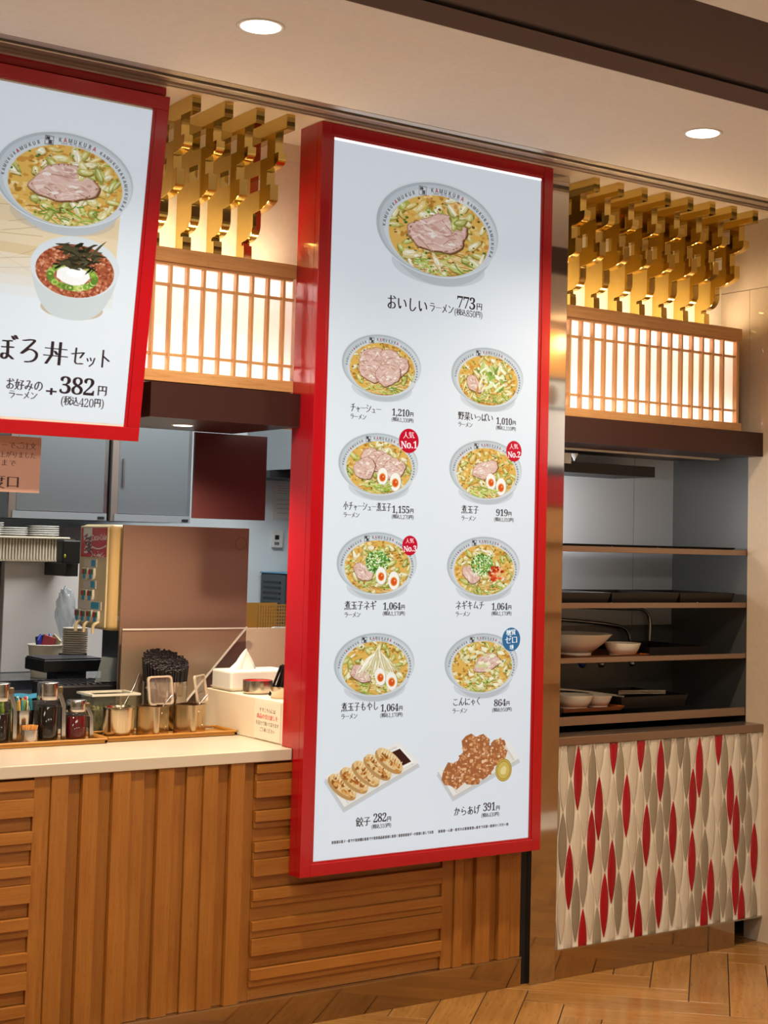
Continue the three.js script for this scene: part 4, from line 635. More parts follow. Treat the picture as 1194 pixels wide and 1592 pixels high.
{ // drinks machine, its front turned to the staff side
  const o = thing('drinks_machine', 'tan soft drink dispenser with lever buttons beside the brown screen', 'drink dispenser', [2.45, 1.22, -0.9]);
  const mTan = phys(0xc4a874, 0.4), mTanF = phys(0xcfbe98, 0.4);
  part(o, 'housing', bx(2.212, 2.72, 1.226, 1.606, -1.035, -0.745, 0.02, 3), mTan);
  part(o, 'front_plate', bx(2.206, 2.215, 1.236, 1.600, -1.02, -0.765, 0.004, 2), mTanF);
  const [c, g] = canvas(256, 118 * 2); g.fillStyle = '#c8141c'; g.fillRect(0, 0, 256, 236); g.fillStyle = '#e8e4de'; g.fillRect(20, 0, 90, 70); blob(g, 60, 60, 45, 50, '#f1efe8', 0.2); g.fillStyle = '#5a2a18'; g.beginPath(); g.moveTo(40, 80); g.lineTo(105, 70); g.lineTo(92, 190); g.lineTo(52, 190); g.fill();
  for (let i = 0; i < 60; i++) blob(g, rr(30, 110), rr(60, 200), rr(4, 12), rr(4, 12), pick(['#d8d4d0', '#8a4a30', '#b22a20', '#3a1a12', '#e0e0e4'])); g.strokeStyle = '#f4efe8'; g.lineWidth = 10; g.beginPath(); g.moveTo(110, 150); g.quadraticCurveTo(180, 190, 250, 140); g.stroke();
  g.fillStyle = '#fff'; g.save(); g.translate(118, 112); g.rotate(-0.06); g.font = 'italic bold 62px serif'; g.fillText('Coca-Cola', -14, -10, 150); g.restore(); for (let i = 0; i < 40; i++) blob(g, rr(110, 250), rr(195, 236), rr(3, 9), rr(3, 9), pick(['#f1e8e4', '#e7c9c4', '#c8141c']));
  const pl = new THREE.PlaneGeometry(0.237, 0.106); pl.rotateY(-Math.PI / 2); pl.translate(2.2055, 1.540, -0.889); part(o, 'advert_panel', pl, phys(0xffffff, 0.25, 0, { map: tex(c) }), 'red advert with a glass of cola');
  const mBlue = std(0x3fa0c8, 0.4), mGreen = std(0x2f8a62, 0.4), mRedB = std(0xc03040, 0.4), mCardW = std(0xd8cfc4, 0.5);
  for (const [z0, z1, y0, y1] of [[-0.966, -0.851, 1.450, 1.479], [-0.964, -0.851, 1.372, 1.402], [-1.012, -0.796, 1.297, 1.328]]) { const q = part(o, 'flavour_card', bx(2.2035, 2.206, y0, y1, z0, z1), mCardW); part(q, 'print', bx(2.2028, 2.2035, y0 + 0.003, y1 - 0.003, z1 - (z1 - z0) * 0.42, z1 - (z1 - z0) * 0.08), mBlue); }
  for (const [z, y] of [[-0.939, 1.428], [-0.879, 1.428], [-0.942, 1.350], [-0.883, 1.350], [-0.995, 1.275], [-0.941, 1.274], [-0.885, 1.276], [-0.826, 1.275]]) {
    const sh = new THREE.Shape(); sh.moveTo(-0.022, 0.018); sh.lineTo(0.022, 0.018); sh.lineTo(0.022, -0.006); sh.quadraticCurveTo(0.018, -0.024, 0, -0.026); sh.quadraticCurveTo(-0.018, -0.024, -0.022, -0.006); sh.closePath();
    const lev = part(o, 'lever_button', extrude(sh, 0.008, 0.001).rotateY(-Math.PI / 2).translate(2.204, y, z), mCardW);
    part(lev, 'button_print', bx(2.1935, 2.1948, y - 0.004, y + 0.014, z + 0.002, z + 0.020), mGreen); part(lev, 'button_print', bx(2.1935, 2.1948, y - 0.004, y + 0.014, z - 0.020, z + 0.000), mRedB); part(lev, 'button_print', bx(2.1932, 2.1946, y - 0.020, y - 0.004, z - 0.011, z + 0.011), mBlue);
  }
  for (const z of [-0.971, -0.893, -0.811]) part(o, 'spout', tube([[2.205, 1.255, z], [2.185, 1.243, z], [2.182, 1.215, z]], 0.006, 12), mTanF);
  part(o, 'badge', bx(2.245, 2.262, 1.262, 1.279, -0.746, -0.7435), mCardW);
  part(o, 'machine_column', bx(2.30, 2.70, 0.9865, 1.226, -1.0, -0.79), mSteelDull);
  o.position.x += 0.018; o.position.z -= 0.045;
  const d = thing('drip_tray', 'black drip tray with a slotted grid under the drinks machine', 'drip tray', [2.2, 1.0, -0.9]); part(d, 'tray_body', bx(2.06, 2.296, 0.9865, 1.035, -1.06, -0.80, 0.006, 2), mBlack); for (let i = 0; i < 9; i++) part(d, 'grid_bar', bx(2.075 + i * 0.024, 2.087 + i * 0.024, 1.035, 1.04, -1.04, -0.82), mSteelDull);
  solo('clear_cover', extrude(shapeOf([[2.20, 1.045], [2.225, 1.135], [2.30, 1.125], [2.30, 1.045]]), 0.003).translate(0, 0, -0.82), phys(0xdfeaf0, 0.1, 0, { transmission: 0.85, thickness: 0 }), 'clear plastic cover leaning over the drip tray', 'cover');
  solo('machine_stand', bx(1.9, 2.75, 0.02, 0.985, -1.12, -0.81), mDark, 'dark stand cabinet carrying the drinks machine', 'stand');
  solo('blue_cloth', (() => { const g = new THREE.PlaneGeometry(0.17, 0.09, 14, 8); g.rotateX(-Math.PI / 2); const p = g.attributes.position; for (let i = 0; i < p.count; i++) p.setY(i, 0.006 + 0.008 * Math.sin(p.getX(i) * 40 + p.getZ(i) * 30) * Math.cos(p.getZ(i) * 50)); g.translate(1.975, 0.991, -0.90); g.computeVertexNormals(); return g; })(), std(0x3a8fb4, 0.9, 0, { side: THREE.DoubleSide }), 'folded blue wiping cloth on the dark stand', 'cloth');
}
{ // work counter with the white cabinet, basket and plates
  solo('work_counter', merged([bx(1.2, 2.75, 0.96, 1.0, -2.4, -1.45), bx(1.2, 2.7, 0.02, 0.96, -2.38, -1.55)]), mSteelDull, 'steel work counter along the kitchen behind the drinks machine', 'work counter');
  solo('dark_counter', merged([bx(1.2, 2.36, 0.93, 0.965, -1.44, -1.125), bx(1.2, 2.33, 0.02, 0.93, -1.42, -1.13)]), mDark, 'low dark counter in front of the steel work counter', 'work counter');
  solo('white_cabinet', bx(2.203, 2.72, 1.0005, 1.455, -2.3, -1.80, 0.004, 1), std(0xcfc8c2, 0.5), 'plain white cabinet carrying the plate basket', 'cabinet');
  { const w = thing('glass_fridge', 'dark glass fronted fridge beside the white cabinet', 'fridge', [2.1, 1.0, -2.0]); part(w, 'fridge_body', bx(1.6, 2.198, 1.0005, 1.452, -2.3, -1.84), std(0x4a423e, 0.5)); part(w, 'fridge_glass', bx(1.62, 2.185, 1.03, 1.43, -1.84, -1.832), phys(0x10181a, 0.08)); part(w, 'fridge_rail', bx(1.62, 2.19, 1.43, 1.445, -1.842, -1.825), mSteelDull); }
  { const b = thing('plate_basket', 'cream plastic basket with slotted sides on the white cabinet', 'basket', [2.3, 1.455, -1.78]);
    part(b, 'rim', bx(2.10, 2.452, 1.548, 1.557, -1.99, -1.735, 0.003, 1), mPlastic); part(b, 'basket_floor', bx(2.16, 2.44, 1.4555, 1.462, -1.97, -1.755), mPlastic); part(b, 'inner_wall', bx(2.165, 2.437, 1.46, 1.548, -1.965, -1.762), std(0xb9ab93, 0.6));
    for (let i = 0; i < 22; i++) part(b, 'slot_rib', bx(2.163 + i * 0.0128, 2.169 + i * 0.0128, 1.462, 1.55, -1.762, -1.752), mPlastic);
    for (let i = 0; i < 5; i++) part(b, 'side_rib', bx(2.155, 2.163, 1.462, 1.55, -1.96 + i * 0.042, -1.945 + i * 0.042), mPlastic); }
  const plateGeo = lathe([[0.001, 0.002], [0.045, 0.002], [0.068, 0.010], [0.068, 0.007], [0.046, 0], [0.001, 0]], 0, 0, 0, 32);
  const stackAt = (x, z, n, where, rs = 1) => { for (let i = 0; i < n; i++) { const m = shade(new THREE.Mesh(plateGeo, mWhite)); m.name = numbered('white_plate'); m.scale.set(rs, 1, rs); m.position.set(x, 1.5575 + i * 0.0088, z); m.userData = { label: fromTop(i, n) + ' white plate of the stack ' + where, category: 'plate', group: 'plates stacked ' + where }; scene.add(m); } };
  stackAt(2.37, -1.84, 5, 'by the black handle on the basket'); stackAt(2.245, -1.85, 4, 'in the middle of the basket', 0.95); stackAt(2.13, -1.83, 6, 'at the open end of the basket');
  { const d = thing('card_reader', 'black handheld device hanging beside the plate basket', 'device', [2.36, 1.45, -1.5]); part(d, 'device_body', bx(2.326, 2.40, 1.452, 1.545, -1.56, -1.49, 0.006, 2), mBlack); part(d, 'device_top', bx(2.328, 2.378, 1.545, 1.551, -1.55, -1.495), mSteelDull); part(d, 'yellow_lamp', new THREE.SphereGeometry(0.008, 10, 8).scale(0.6, 1, 0.4).translate(2.334, 1.482, -1.489), std(0xb8a820, 0.4), 'yellow mark'); part(d, 'bracket', bx(2.37, 2.42, 1.40, 1.451, -1.799, -1.56), mBlack); }
  solo('plastic_bag', (() => { const g = new THREE.SphereGeometry(0.09, 20, 16); const p = g.attributes.position; for (let i = 0; i < p.count; i++) { const k = 1 + 0.18 * Math.sin(p.getX(i) * 90 + p.getY(i) * 60) * Math.cos(p.getZ(i) * 80 + p.getY(i) * 40); p.setXYZ(i, p.getX(i) * 0.55 * k, p.getY(i) * 1.35 * k, p.getZ(i) * 0.5 * k); } g.computeVertexNormals(); g.scale(0.8, 0.8, 0.8); g.translate(2.43, 1.25, -1.70); return g; })(), phys(0xe4e8ea, 0.15, 0, { transmission: 0.75, thickness: 0 }), 'crumpled clear plastic bag beside the drinks machine', 'bag');
  { const b = thing('packet_tub', 'white tub filled with colourful packets', 'tub', [2.30, 1.0, -1.55]); part(b, 'tub_wall', lathe([[0.055, 0.001], [0.068, 0.125], [0.074, 0.128], [0.070, 0.132], [0.063, 0.125], [0.05, 0.01], [0.001, 0.01], [0.001, 0.001]], 2.295, 1.0, -1.55), mPlastic);
    for (const [dx, dz, c, a] of [[-0.03, 0.01, 0x2a3aa0, 0.5], [0.0, 0.02, 0xb0404a, -0.3], [0.02, -0.02, 0x3a62a8, 0.8], [0.03, 0.015, 0xc8b890, -0.6], [-0.01, -0.03, 0x202040, 0.2]]) { const g = new RoundedBoxGeometry(0.05, 0.06, 0.008, 1, 0.003); g.rotateZ(a); g.rotateY(a * 2); g.translate(2.295 + dx, 1.135, -1.55 + dz); part(b, 'packet', g, std(c, 0.4)); } }
  for (let i = 0; i < 12; i++) { const g = cyl(0.046, 0.049, 0.006, 2.335, 1.107 + i * 0.0085, -1.35, 24); solo('paper_plate', g, mPlastic, fromTop(i, 12) + ' cream paper plate of the pile behind the black flat box', 'paper plate', 'paper plates piled behind the black box'); }
  solo('plate_riser', bx(2.29, 2.38, 1.0005, 1.106, -1.40, -1.335), mDark, 'dark riser under the pile of paper plates', 'riser');
  { const t = thing('tablet_box', 'black flat box with a grey lid on the steel counter', 'box', [2.25, 1.0, -1.2]); const g = bx(2.13, 2.36, 1.055, 1.100, -1.33, -1.13, 0.004, 1); part(t, 'box_body', g, mBlack); part(t, 'box_lid', bx(2.135, 2.355, 1.100, 1.105, -1.325, -1.135), std(0x35353c, 0.35)); part(t, 'box_foot', bx(2.2, 2.3, 0.9655, 1.055, -1.28, -1.17), mDark); }
}
const mSatin = std(0x8e9498, 0.5, 0.4), mPost = std(0x7d726a, 0.45, 0.4);
{ // steel wall cupboards
  for (const [x0, x1, where] of [[2.205, 2.640, 'over the plate basket'], [2.650, 3.030, 'next to the dark red panel']]) {
    const c = thing('steel_cupboard', 'steel wall cupboard with a sliding door ' + where, 'cupboard', [(x0 + x1) / 2, 1.63, -1.95]);
    part(c, 'carcass', bx(x0, x1, 1.632, 2.3, -2.15, -1.815), mSteelDull); part(c, 'door', grain(bx(x0 + 0.035, x1 - 0.02, 1.665, 2.28, -1.815, -1.805), 'y', 1), std(0x757d81, 0.40, 0.6)); part(c, 'side_post', bx(x0, x0 + 0.03, 1.632, 2.3, -1.815, -1.795), mPost); part(c, 'bottom_rail', bx(x0 + 0.015, x1 - 0.01, 1.632, 1.662, -1.815, -1.79), mSatin); part(c, 'door_handle', bx(x0 + 0.05, x0 + 0.058, 1.78, 1.90, -1.805, -1.795), mSteelDull);
    part(c, 'door_stop', bx(x1 - 0.05, x1 - 0.02, 1.638, 1.648, -1.79, -1.787), mBlack);
  }
  solo('back_shelf', bx(2.2, 3.1, 1.56, 1.60, -2.4, -2.16), mSatin, 'steel shelf on the wall under the steel cupboards', 'shelf');
  solo('exhaust_hood', bx(3.62, 4.4, 1.905, 2.5, -2.41, -1.9), std(0x9fa4a8, 0.35, 0.7), 'grey metal exhaust hood over the kitchen back wall', 'hood');
  solo('hood_edge', bx(3.58, 4.4, 1.868, 1.9, -2.41, -2.1), mBlack, 'black lower edge below the exhaust hood', 'hood');
  for (const [y0, y1, l] of [[1.795, 1.855, 'upper small notice taped to the pale kitchen wall'], [1.675, 1.785, 'larger notice taped to the pale kitchen wall']]) { const n = thing('wall_notice', l, 'notice', [3.85, y0, -2.415]); part(n, 'sheet', bx(3.775, 3.93, y0, y1, -2.42, -2.414), mWhite); for (let i = 0; i < 4; i++) part(n, 'text_line', bx(3.80, 3.90, y1 - 0.014 - i * (y1 - y0) * 0.2, y1 - 0.012 - i * (y1 - y0) * 0.2, -2.414, -2.4135), std(0x8a8488, 0.8)); }
  { const h = thing('thermostat', 'white wall control with a small display under the notices', 'control panel', [3.803, 1.53, -2.41]); part(h, 'case', bx(3.775, 3.832, 1.532, 1.612, -2.42, -2.40, 0.003, 1), mWhite); part(h, 'display', bx(3.785, 3.808, 1.572, 1.594, -2.40, -2.3985), mDark); for (let i = 0; i < 3; i++) part(h, 'key', bx(3.784 + i * 0.009, 3.790 + i * 0.009, 1.545, 1.560, -2.40, -2.398), mSteelDull); }
  { const a = thing('steel_appliance', 'dark steel appliance topped with a blue cloth', 'appliance', [3.83, 1.14, -2.2]); part(a, 'appliance_body', bx(3.712, 4.0, 1.14, 1.405, -2.40, -2.15, 0.006, 2), std(0x565c60, 0.35, 0.8)); for (let i = 0; i < 7; i++) part(a, 'vent_slot', bx(3.709, 3.712, 1.20 + i * 0.026, 1.212 + i * 0.026, -2.37, -2.2), mBlack); part(a, 'base_strip', bx(3.715, 4.0, 1.15, 1.16, -2.152, -2.145), mSteel); }
  solo('blue_cloth', bx(3.706, 4.0, 1.405, 1.412, -2.40, -2.14, 0.003, 1), std(0x5a90ac, 0.9), 'blue cloth spread on top of the steel appliance', 'cloth');
  { const b = thing('mesh_basket', 'orange brown mesh basket beside the steel appliance', 'basket', [3.67, 1.14, -2.0]); const mB = std(0xa8742a, 0.6); part(b, 'back_wall', bx(3.46, 3.65, 1.145, 1.27, -2.12, -2.112), mB); part(b, 'basket_base', bx(3.46, 3.65, 1.14, 1.148, -2.12, -1.95), mB); for (let i = 0; i < 15; i++) part(b, 'wire', bx(3.462 + i * 0.0133, 3.467 + i * 0.0133, 1.148, 1.27, -1.956, -1.950), mB); for (let i = 0; i < 8; i++) part(b, 'wire', bx(3.46, 3.65, 1.155 + i * 0.0155, 1.160 + i * 0.0155, -1.958, -1.9505), mB); }
  solo('back_counter', merged([bx(2.95, 4.5, 1.10, 1.1395, -2.41, -1.85), bx(2.95, 4.5, 0.02, 1.10, -2.4, -1.9)]), mDark, 'dark back counter under the steel appliance', 'work counter');
  solo('hot_pot', lathe([[0.001, 0], [0.04, 0], [0.042, 0.05], [0.03, 0.06], [0.001, 0.06]], 3.86, 1.412, -2.3), mCream, 'small cream jar on the blue cloth of the appliance', 'jar');
}
// ---------------------------------------------------------------- pink order sign hanging under the tilted sign
{
  const [c, g] = canvas(420, 420); g.fillStyle = '#cfa695'; g.fillRect(0, 0, 420, 420); const S = 2470; // pixels per metre, the sheet ends at x = 1.720
  const X = (u) => 420 - (1.720 - u) * S, Y = (v) => (1.856 - v) * S;
  const k = ['#4a3236', 'sans-serif', '', 0.06];
  words(g, 'ーでご注文', X(1.595), Y(1.817), 54, 272, ...k); words(g, 'お仕上がりました', X(1.552), Y(1.789), 50, 380, ...k); words(g, 'らまで', X(1.571), Y(1.763), 52, 178, ...k); words(g, 'お渡口', X(1.511), Y(1.694), 116, 370, '#3a2228', 'sans-serif', '', 0.08);
  const s = thing('order_sign', 'pink paper sign with black Japanese text hanging under the tilted sign', 'sign', [1.64, 1.689, -0.162]);
  const p = new THREE.PlaneGeometry(0.17, 0.17); p.translate(1.635, 1.773, -0.1585); part(s, 'printed_sheet', p, phys(0xffffff, 0.3, 0, { map: tex(c) })); part(s, 'backing', bx(1.55, 1.720, 1.688, 1.858, -0.162, -0.159), std(0xc9a292, 0.5));
}
// ---------------------------------------------------------------- condiments on the counter
const CY = 0.889;
const flatTray = (x0, x1, z0, z1, label) => { const o = thing('serving_tray', label, 'tray', [(x0 + x1) / 2, CY, (z0 + z1) / 2]); const m = phys(0xa8742c, 0.35), h = 0.014; part(o, 'tray_base', bx(x0 + 0.01, x1 - 0.01, CY + 0.001, CY + 0.007, z0 + 0.01, z1 - 0.01), m); part(o, 'rim', merged([tube([[x0, CY + h, z0], [x1, CY + h, z0]], 0.004, 4), tube([[x0, CY + h, z1], [x1, CY + h, z1]], 0.004, 4), tube([[x0, CY + h, z0], [x0, CY + h, z1]], 0.004, 4), tube([[x1, CY + h, z0], [x1, CY + h, z1]], 0.004, 4), bx(x0, x1, CY + 0.002, CY + h, z1 - 0.008, z1), bx(x1 - 0.008, x1, CY + 0.002, CY + h, z0, z1)]), m); return o; };
flatTray(1.40, 2.062, -0.55, -0.365, 'wooden tray holding the soy sauce bottles'); flatTray(2.072, 2.545, -0.546, -0.385, 'wooden tray holding the steel relish pots');
const TY = CY + 0.0075;
function bottle(x, z, r, h, fill, liquid, label) {
  const o = thing('sauce_bottle', label, 'bottle', [x, TY, z]);
  const body = h * 0.70;
  part(o, 'sauce', lathe([[0.001, 0.004], [r * 0.90, 0.004], [r * 0.92, 0.012], [r * 0.90, fill], [0.001, fill]], x, TY, z, 28), liquid);
  part(o, 'glass_body', lathe([[0.001, 0], [r * 0.94, 0], [r, 0.01], [r, body * 0.86], [r * 0.86, body], [r * 0.84, body]], x, TY, z, 28), mGlass);
  part(o, 'cap', lathe([[0.001, h], [r * 0.78, h], [r * 0.92, h * 0.985], [r * 0.92, h * 0.80], [r * 0.90, h * 0.795], [r * 0.92, h * 0.79], [r * 0.92, h * 0.71], [r * 0.8, h * 0.70], [0.001, h * 0.70]], x, TY, z, 28), mSteel, 'brushed steel cap');
  part(o, 'cap_notch', bx(x + r * 0.55, x + r * 1.02, TY + h * 0.82, TY + h * 0.93, z + r * 0.2, z + r * 0.75, 0.004, 1), std(0x6a5a44, 0.4, 0.8));
  const strap = shapeOf([[r * 0.62, h * 0.82], [r * 0.98, h * 0.82], [r * 1.32, h * 0.62], [r * 1.42, h * 0.02], [r * 1.12, h * 0.02], [r * 1.06, h * 0.58]]);
  part(o, 'handle', extrude(strap, 0.010, 0.001).translate(x, TY, z + 0.012), mSteel, 'bent steel strap handle');
  return o;
}
const mSoy = phys(0x0c0606, 0.06), mChili = phys(0x4a0a0c, 0.06);
bottle(1.722, -0.44, 0.039, 0.192, 0.095, mSoy, 'tall soy sauce bottle with steel cap beside the steel stick cup');
bottle(1.884, -0.44, 0.039, 0.190, 0.112, mSoy, 'tall soy sauce bottle with steel cap behind the toothpick holder');
bottle(1.982, -0.44, 0.037, 0.130, 0.078, mChili, 'short bottle of red sauce with steel cap');
{ const x = 1.814, z = -0.485, o = thing('stick_cup', 'tall steel cup of colourful wrapped stirrers', 'cup', [x, TY, z]); part(o, 'cup_wall', lathe([[0.001, 0.002], [0.040, 0.002], [0.042, 0.1], [0.040, 0.1], [0.038, 0.006], [0.001, 0.006]], x, TY, z), mSteel);
  for (let i = 0; i < 18; i++) { const a = i * 2.4, q = 0.012 + 0.018 * ((i % 3) / 2); const g = new RoundedBoxGeometry(0.009, 0.05, 0.004, 1, 0.0015); g.rotateZ(rr(-0.35, 0.35)); g.rotateY(a); g.translate(x + Math.cos(a) * q, TY + 0.105 + rr(0, 0.012), z + Math.sin(a) * q); part(o, 'stirrer', g, std(pick([0x3aa0b8, 0xb83040, 0x6ab04a, 0xd8d0a8, 0xe0b040, 0xe8e4dc, 0x2f8a9a]), 0.5)); } }
{ const x = 1.812, z = -0.395, o = thing('toothpick_cup', 'small round cup packed with toothpicks', 'cup', [x, TY, z]); part(o, 'cup_wall', lathe([[0.001, 0], [0.022, 0], [0.025, 0.005], [0.025, 0.044], [0.022, 0.046], [0.022, 0.01], [0.001, 0.01]], x, TY, z), std(0xc8c2bc, 0.25, 0.9)); const k = std(0xd89a50, 0.8); for (let i = 0; i < 60; i++) { const a = i * 2.4, q = 0.021 * Math.sqrt(i / 60); const g = cyl(0.0011, 0.0011, 0.058, 0, 0, 0, 5); g.rotateX(Math.sin(a) * q * 9); g.rotateZ(-Math.cos(a) * q * 9); g.translate(x + Math.cos(a) * q * 0.7, TY + 0.002, z + Math.sin(a) * q * 0.7); part(o, 'toothpick', g, k); } }
solo('small_jar', merged([cyl(0.012, 0.012, 0.10, 1.752, TY, -0.50), cyl(0.010, 0.008, 0.03, 1.752, TY + 0.1, -0.50)]), phys(0x6a8a20, 0.3), 'thin green topped jar behind the soy sauce bottle', 'jar');
// relish pots
function pot(x, z, round, label, lidTurn) {
  const o = thing('relish_pot', label, 'pot', [x, TY, z]); const mPot = std(0xcdbb9c, 0.16, 1), h = 0.098, r = 0.053;
  if (round) part(o, 'pot_wall', lathe([[0.001, 0], [r * 0.93, 0], [r * 0.97, 0.006], [r, h * 0.9], [r * 1.04, h], [r * 0.99, h], [r * 0.95, h * 0.9], [r * 0.9, 0.008], [0.001, 0.008]], x, TY, z, 40), mPot);
  else {
    const s = 0.043, rad = 0.014, sq = (q) => { const p = new THREE.Shape(); p.moveTo(-q + rad, -q); p.lineTo(q - rad, -q); p.quadraticCurveTo(q, -q, q, -q + rad); p.lineTo(q, q - rad); p.quadraticCurveTo(q, q, q - rad, q); p.lineTo(-q + rad, q); p.quadraticCurveTo(-q, q, -q, q - rad); p.lineTo(-q, -q + rad); p.quadraticCurveTo(-q, -q, -q + rad, -q); return p; };
    const ring = sq(s); ring.holes.push(sq(s - 0.002)); const rim = sq(s + 0.002); rim.holes.push(sq(s - 0.003)); const T = (g) => g.rotateX(-Math.PI / 2).rotateY(0.62).translate(x, TY, z);
    part(o, 'pot_wall', T(extrude(ring, h - 0.004)), mPot); part(o, 'pot_base', T(extrude(sq(s - 0.002), 0.004)), mPot); part(o, 'pot_rim', T(extrude(rim, 0.004).translate(0, 0, h - 0.004)), mPot); part(o, 'relish', T(extrude(sq(s - 0.003), 0.07)), std(0x5a3418, 0.7));
    const ws = sq(0.018); ws.holes.push(sq(0.0155)); part(o, 'stamped_window', extrude(ws, 0.001).scale(1, 1.9, 1).translate(0, 0.05, s).rotateY(0.62 - Math.PI / 2 * 0).translate(x, TY, z), mPot);
    if (lidTurn !== undefined) { const lid = sq(0.049), inner = sq(0.049); inner.holes.push(sq(0.0445)); const R = (g) => g.rotateX(-0.18).rotateY(lidTurn).translate(x + (lidTurn > 0.5 ? 0.062 : 0.046), TY + h + 0.044, z - 0.050); const mLid = phys(0xf6f0e8, 0.05, 0, { transmission: 0.93, thickness: 0 }); part(o, 'open_lid', R(extrude(lid, 0.0015)), mLid); part(o, 'lid_rim', R(extrude(inner, 0.006, 0.001)), phys(0xd8c8b4, 0.15, 0, { transmission: 0.35, thickness: 0 })); part(o, 'spoon', tube([[x + 0.0, TY + 0.05, z], [x + 0.06, TY + 0.115, z - 0.01], [x + 0.075, TY + 0.128, z - 0.012]], 0.0025, 10), mSteel); }
  }
  if (round) part(o, 'relish', cyl(r * 0.93, r * 0.93, 0.002, x, TY + 0.075, z), std(0x5a3418, 0.7));
  return o;
}
pot(2.142, -0.463, true, 'round steel relish pot in front of the seaweed box'); pot(2.262, -0.457, false, 'square steel pot with its clear lid up beside the round pot', 0.15); pot(2.398, -0.457, false, 'square steel pot with its clear lid up beside the white cabinet block', 0.75);
{ const o = thing('seaweed_box', 'clear plastic box of green seaweed behind the round pot', 'food box', [2.15, CY, -0.6]); const x0 = 2.088, x1 = 2.24, z0 = -0.665, z1 = -0.548, TY = CY + 0.0005;
  const w = phys(0xfbfcf4, 0.04, 0, { transmission: 0.98, thickness: 0 }); part(o, 'box_front', bx(x0, x1, TY, TY + 0.135, z1 - 0.002, z1), w); part(o, 'box_back', bx(x0, x1, TY, TY + 0.135, z0, z0 + 0.002), w); part(o, 'box_side', bx(x0, x0 + 0.002, TY, TY + 0.135, z0, z1), w); part(o, 'box_side', bx(x1 - 0.002, x1, TY, TY + 0.135, z0, z1), w);
  const rim = merged([bx(x0 - 0.012, x1 + 0.012, TY + 0.133, TY + 0.140, z1 - 0.004, z1 + 0.010), bx(x0 - 0.012, x1 + 0.012, TY + 0.133, TY + 0.140, z0 - 0.010, z0 + 0.004), bx(x0 - 0.012, x0 + 0.004, TY + 0.133, TY + 0.140, z0, z1), bx(x1 - 0.004, x1 + 0.012, TY + 0.133, TY + 0.140, z0, z1)]); part(o, 'box_rim', rim, phys(0xd8d4c4, 0.2));
  const leaves = []; for (let i = 0; i < 420; i++) { const g = new THREE.PlaneGeometry(rr(0.008, 0.02), rr(0.005, 0.012)); g.rotateX(rr(0, 6)); g.rotateY(rr(0, 6)); g.rotateZ(rr(0, 6)); g.translate(rr(x0 + 0.008, x1 - 0.008), TY + rr(0.014, 0.095), rr(z0 + 0.006, z1 - 0.005)); leaves.push(g); }
  const sw = part(o, 'seaweed', merged([bx(x0 + 0.006, x1 - 0.006, TY + 0.003, TY + 0.085, z0 + 0.006, z1 - 0.008), ...leaves]), std(0x4c4a14, 0.6, 0, { side: THREE.DoubleSide })); sw.userData.kind = 'stuff';
  part(o, 'tongs', tube([[x1 - 0.03, TY + 0.09, -0.585], [x1 + 0.01, TY + 0.16, -0.59], [x1 + 0.03, TY + 0.20, -0.60]], 0.004, 10), mSteel); }
{ const x = 2.376, z = -0.615, TY = CY + 0.0005, o = thing('straw_holder', 'tall steel holder packed with black straws', 'straw holder', [x, TY, z]); part(o, 'holder_wall', lathe([[0.001, 0], [0.076, 0], [0.078, 0.172], [0.075, 0.172], [0.073, 0.01], [0.001, 0.01]], x, TY, z, 36), mSteel);
  const st = new THREE.CylinderGeometry(0.0040, 0.0040, 0.19, 7, 1), mSide = std(0x141012, 0.35), mSt = [mSide, std(0x6e666a, 0.6), mSide];  // paler caps: light caught on the straw ends is painted into the colour
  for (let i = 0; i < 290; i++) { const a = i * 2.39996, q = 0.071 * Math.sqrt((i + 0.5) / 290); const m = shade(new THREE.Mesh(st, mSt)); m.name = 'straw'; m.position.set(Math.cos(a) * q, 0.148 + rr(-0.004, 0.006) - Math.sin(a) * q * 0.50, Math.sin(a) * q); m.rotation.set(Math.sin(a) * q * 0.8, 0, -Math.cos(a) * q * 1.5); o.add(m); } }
// white block with the tissue box and small pots
{
  const o = thing('white_block', 'white cabinet block on the worktop with a small notice', 'cabinet block', [2.68, CY, -0.36]); part(o, 'block_body', bx(2.5535, 2.86, CY + 0.0005, 1.028, -0.66 + 0.005, -0.083, 0.003, 1), mCream); part(o, 'side_fin', bx(2.5535, 2.56, CY + 0.0005, 1.036, -0.083, -0.078), mWhite);
  const [c, g] = canvas(360, 256); g.fillStyle = '#e6d9c8'; g.fillRect(0, 0, 360, 256); words(g, 'すでこちらには', 66, 76, 31, 226, '#30201c', 'sans-serif', '', 0.1); words(g, '商品の受け渡しを', 34, 122, 36, 292, '#b81c1c', 'sans-serif', '', 0.12); words(g, '行わせて頂いております', 24, 165, 31, 316, '#30201c', 'sans-serif', '', 0.1); words(g, 'ご了承ください', 76, 208, 31, 210, '#30201c', 'sans-serif', '', 0.1);
  const n = thing('notice_card', 'small white notice with black and red text on the white block', 'notice', [2.5525, 0.895, -0.184]); part(n, 'card', bx(2.5518, 2.5533, 0.894, 1.022, -0.275, -0.095), mWhite); const p = new THREE.PlaneGeometry(0.18, 0.128); p.rotateY(-Math.PI / 2); p.translate(2.5514, 0.958, -0.185); part(n, 'print', p, std(0xffffff, 0.5, 0, { map: tex(c) }));
}
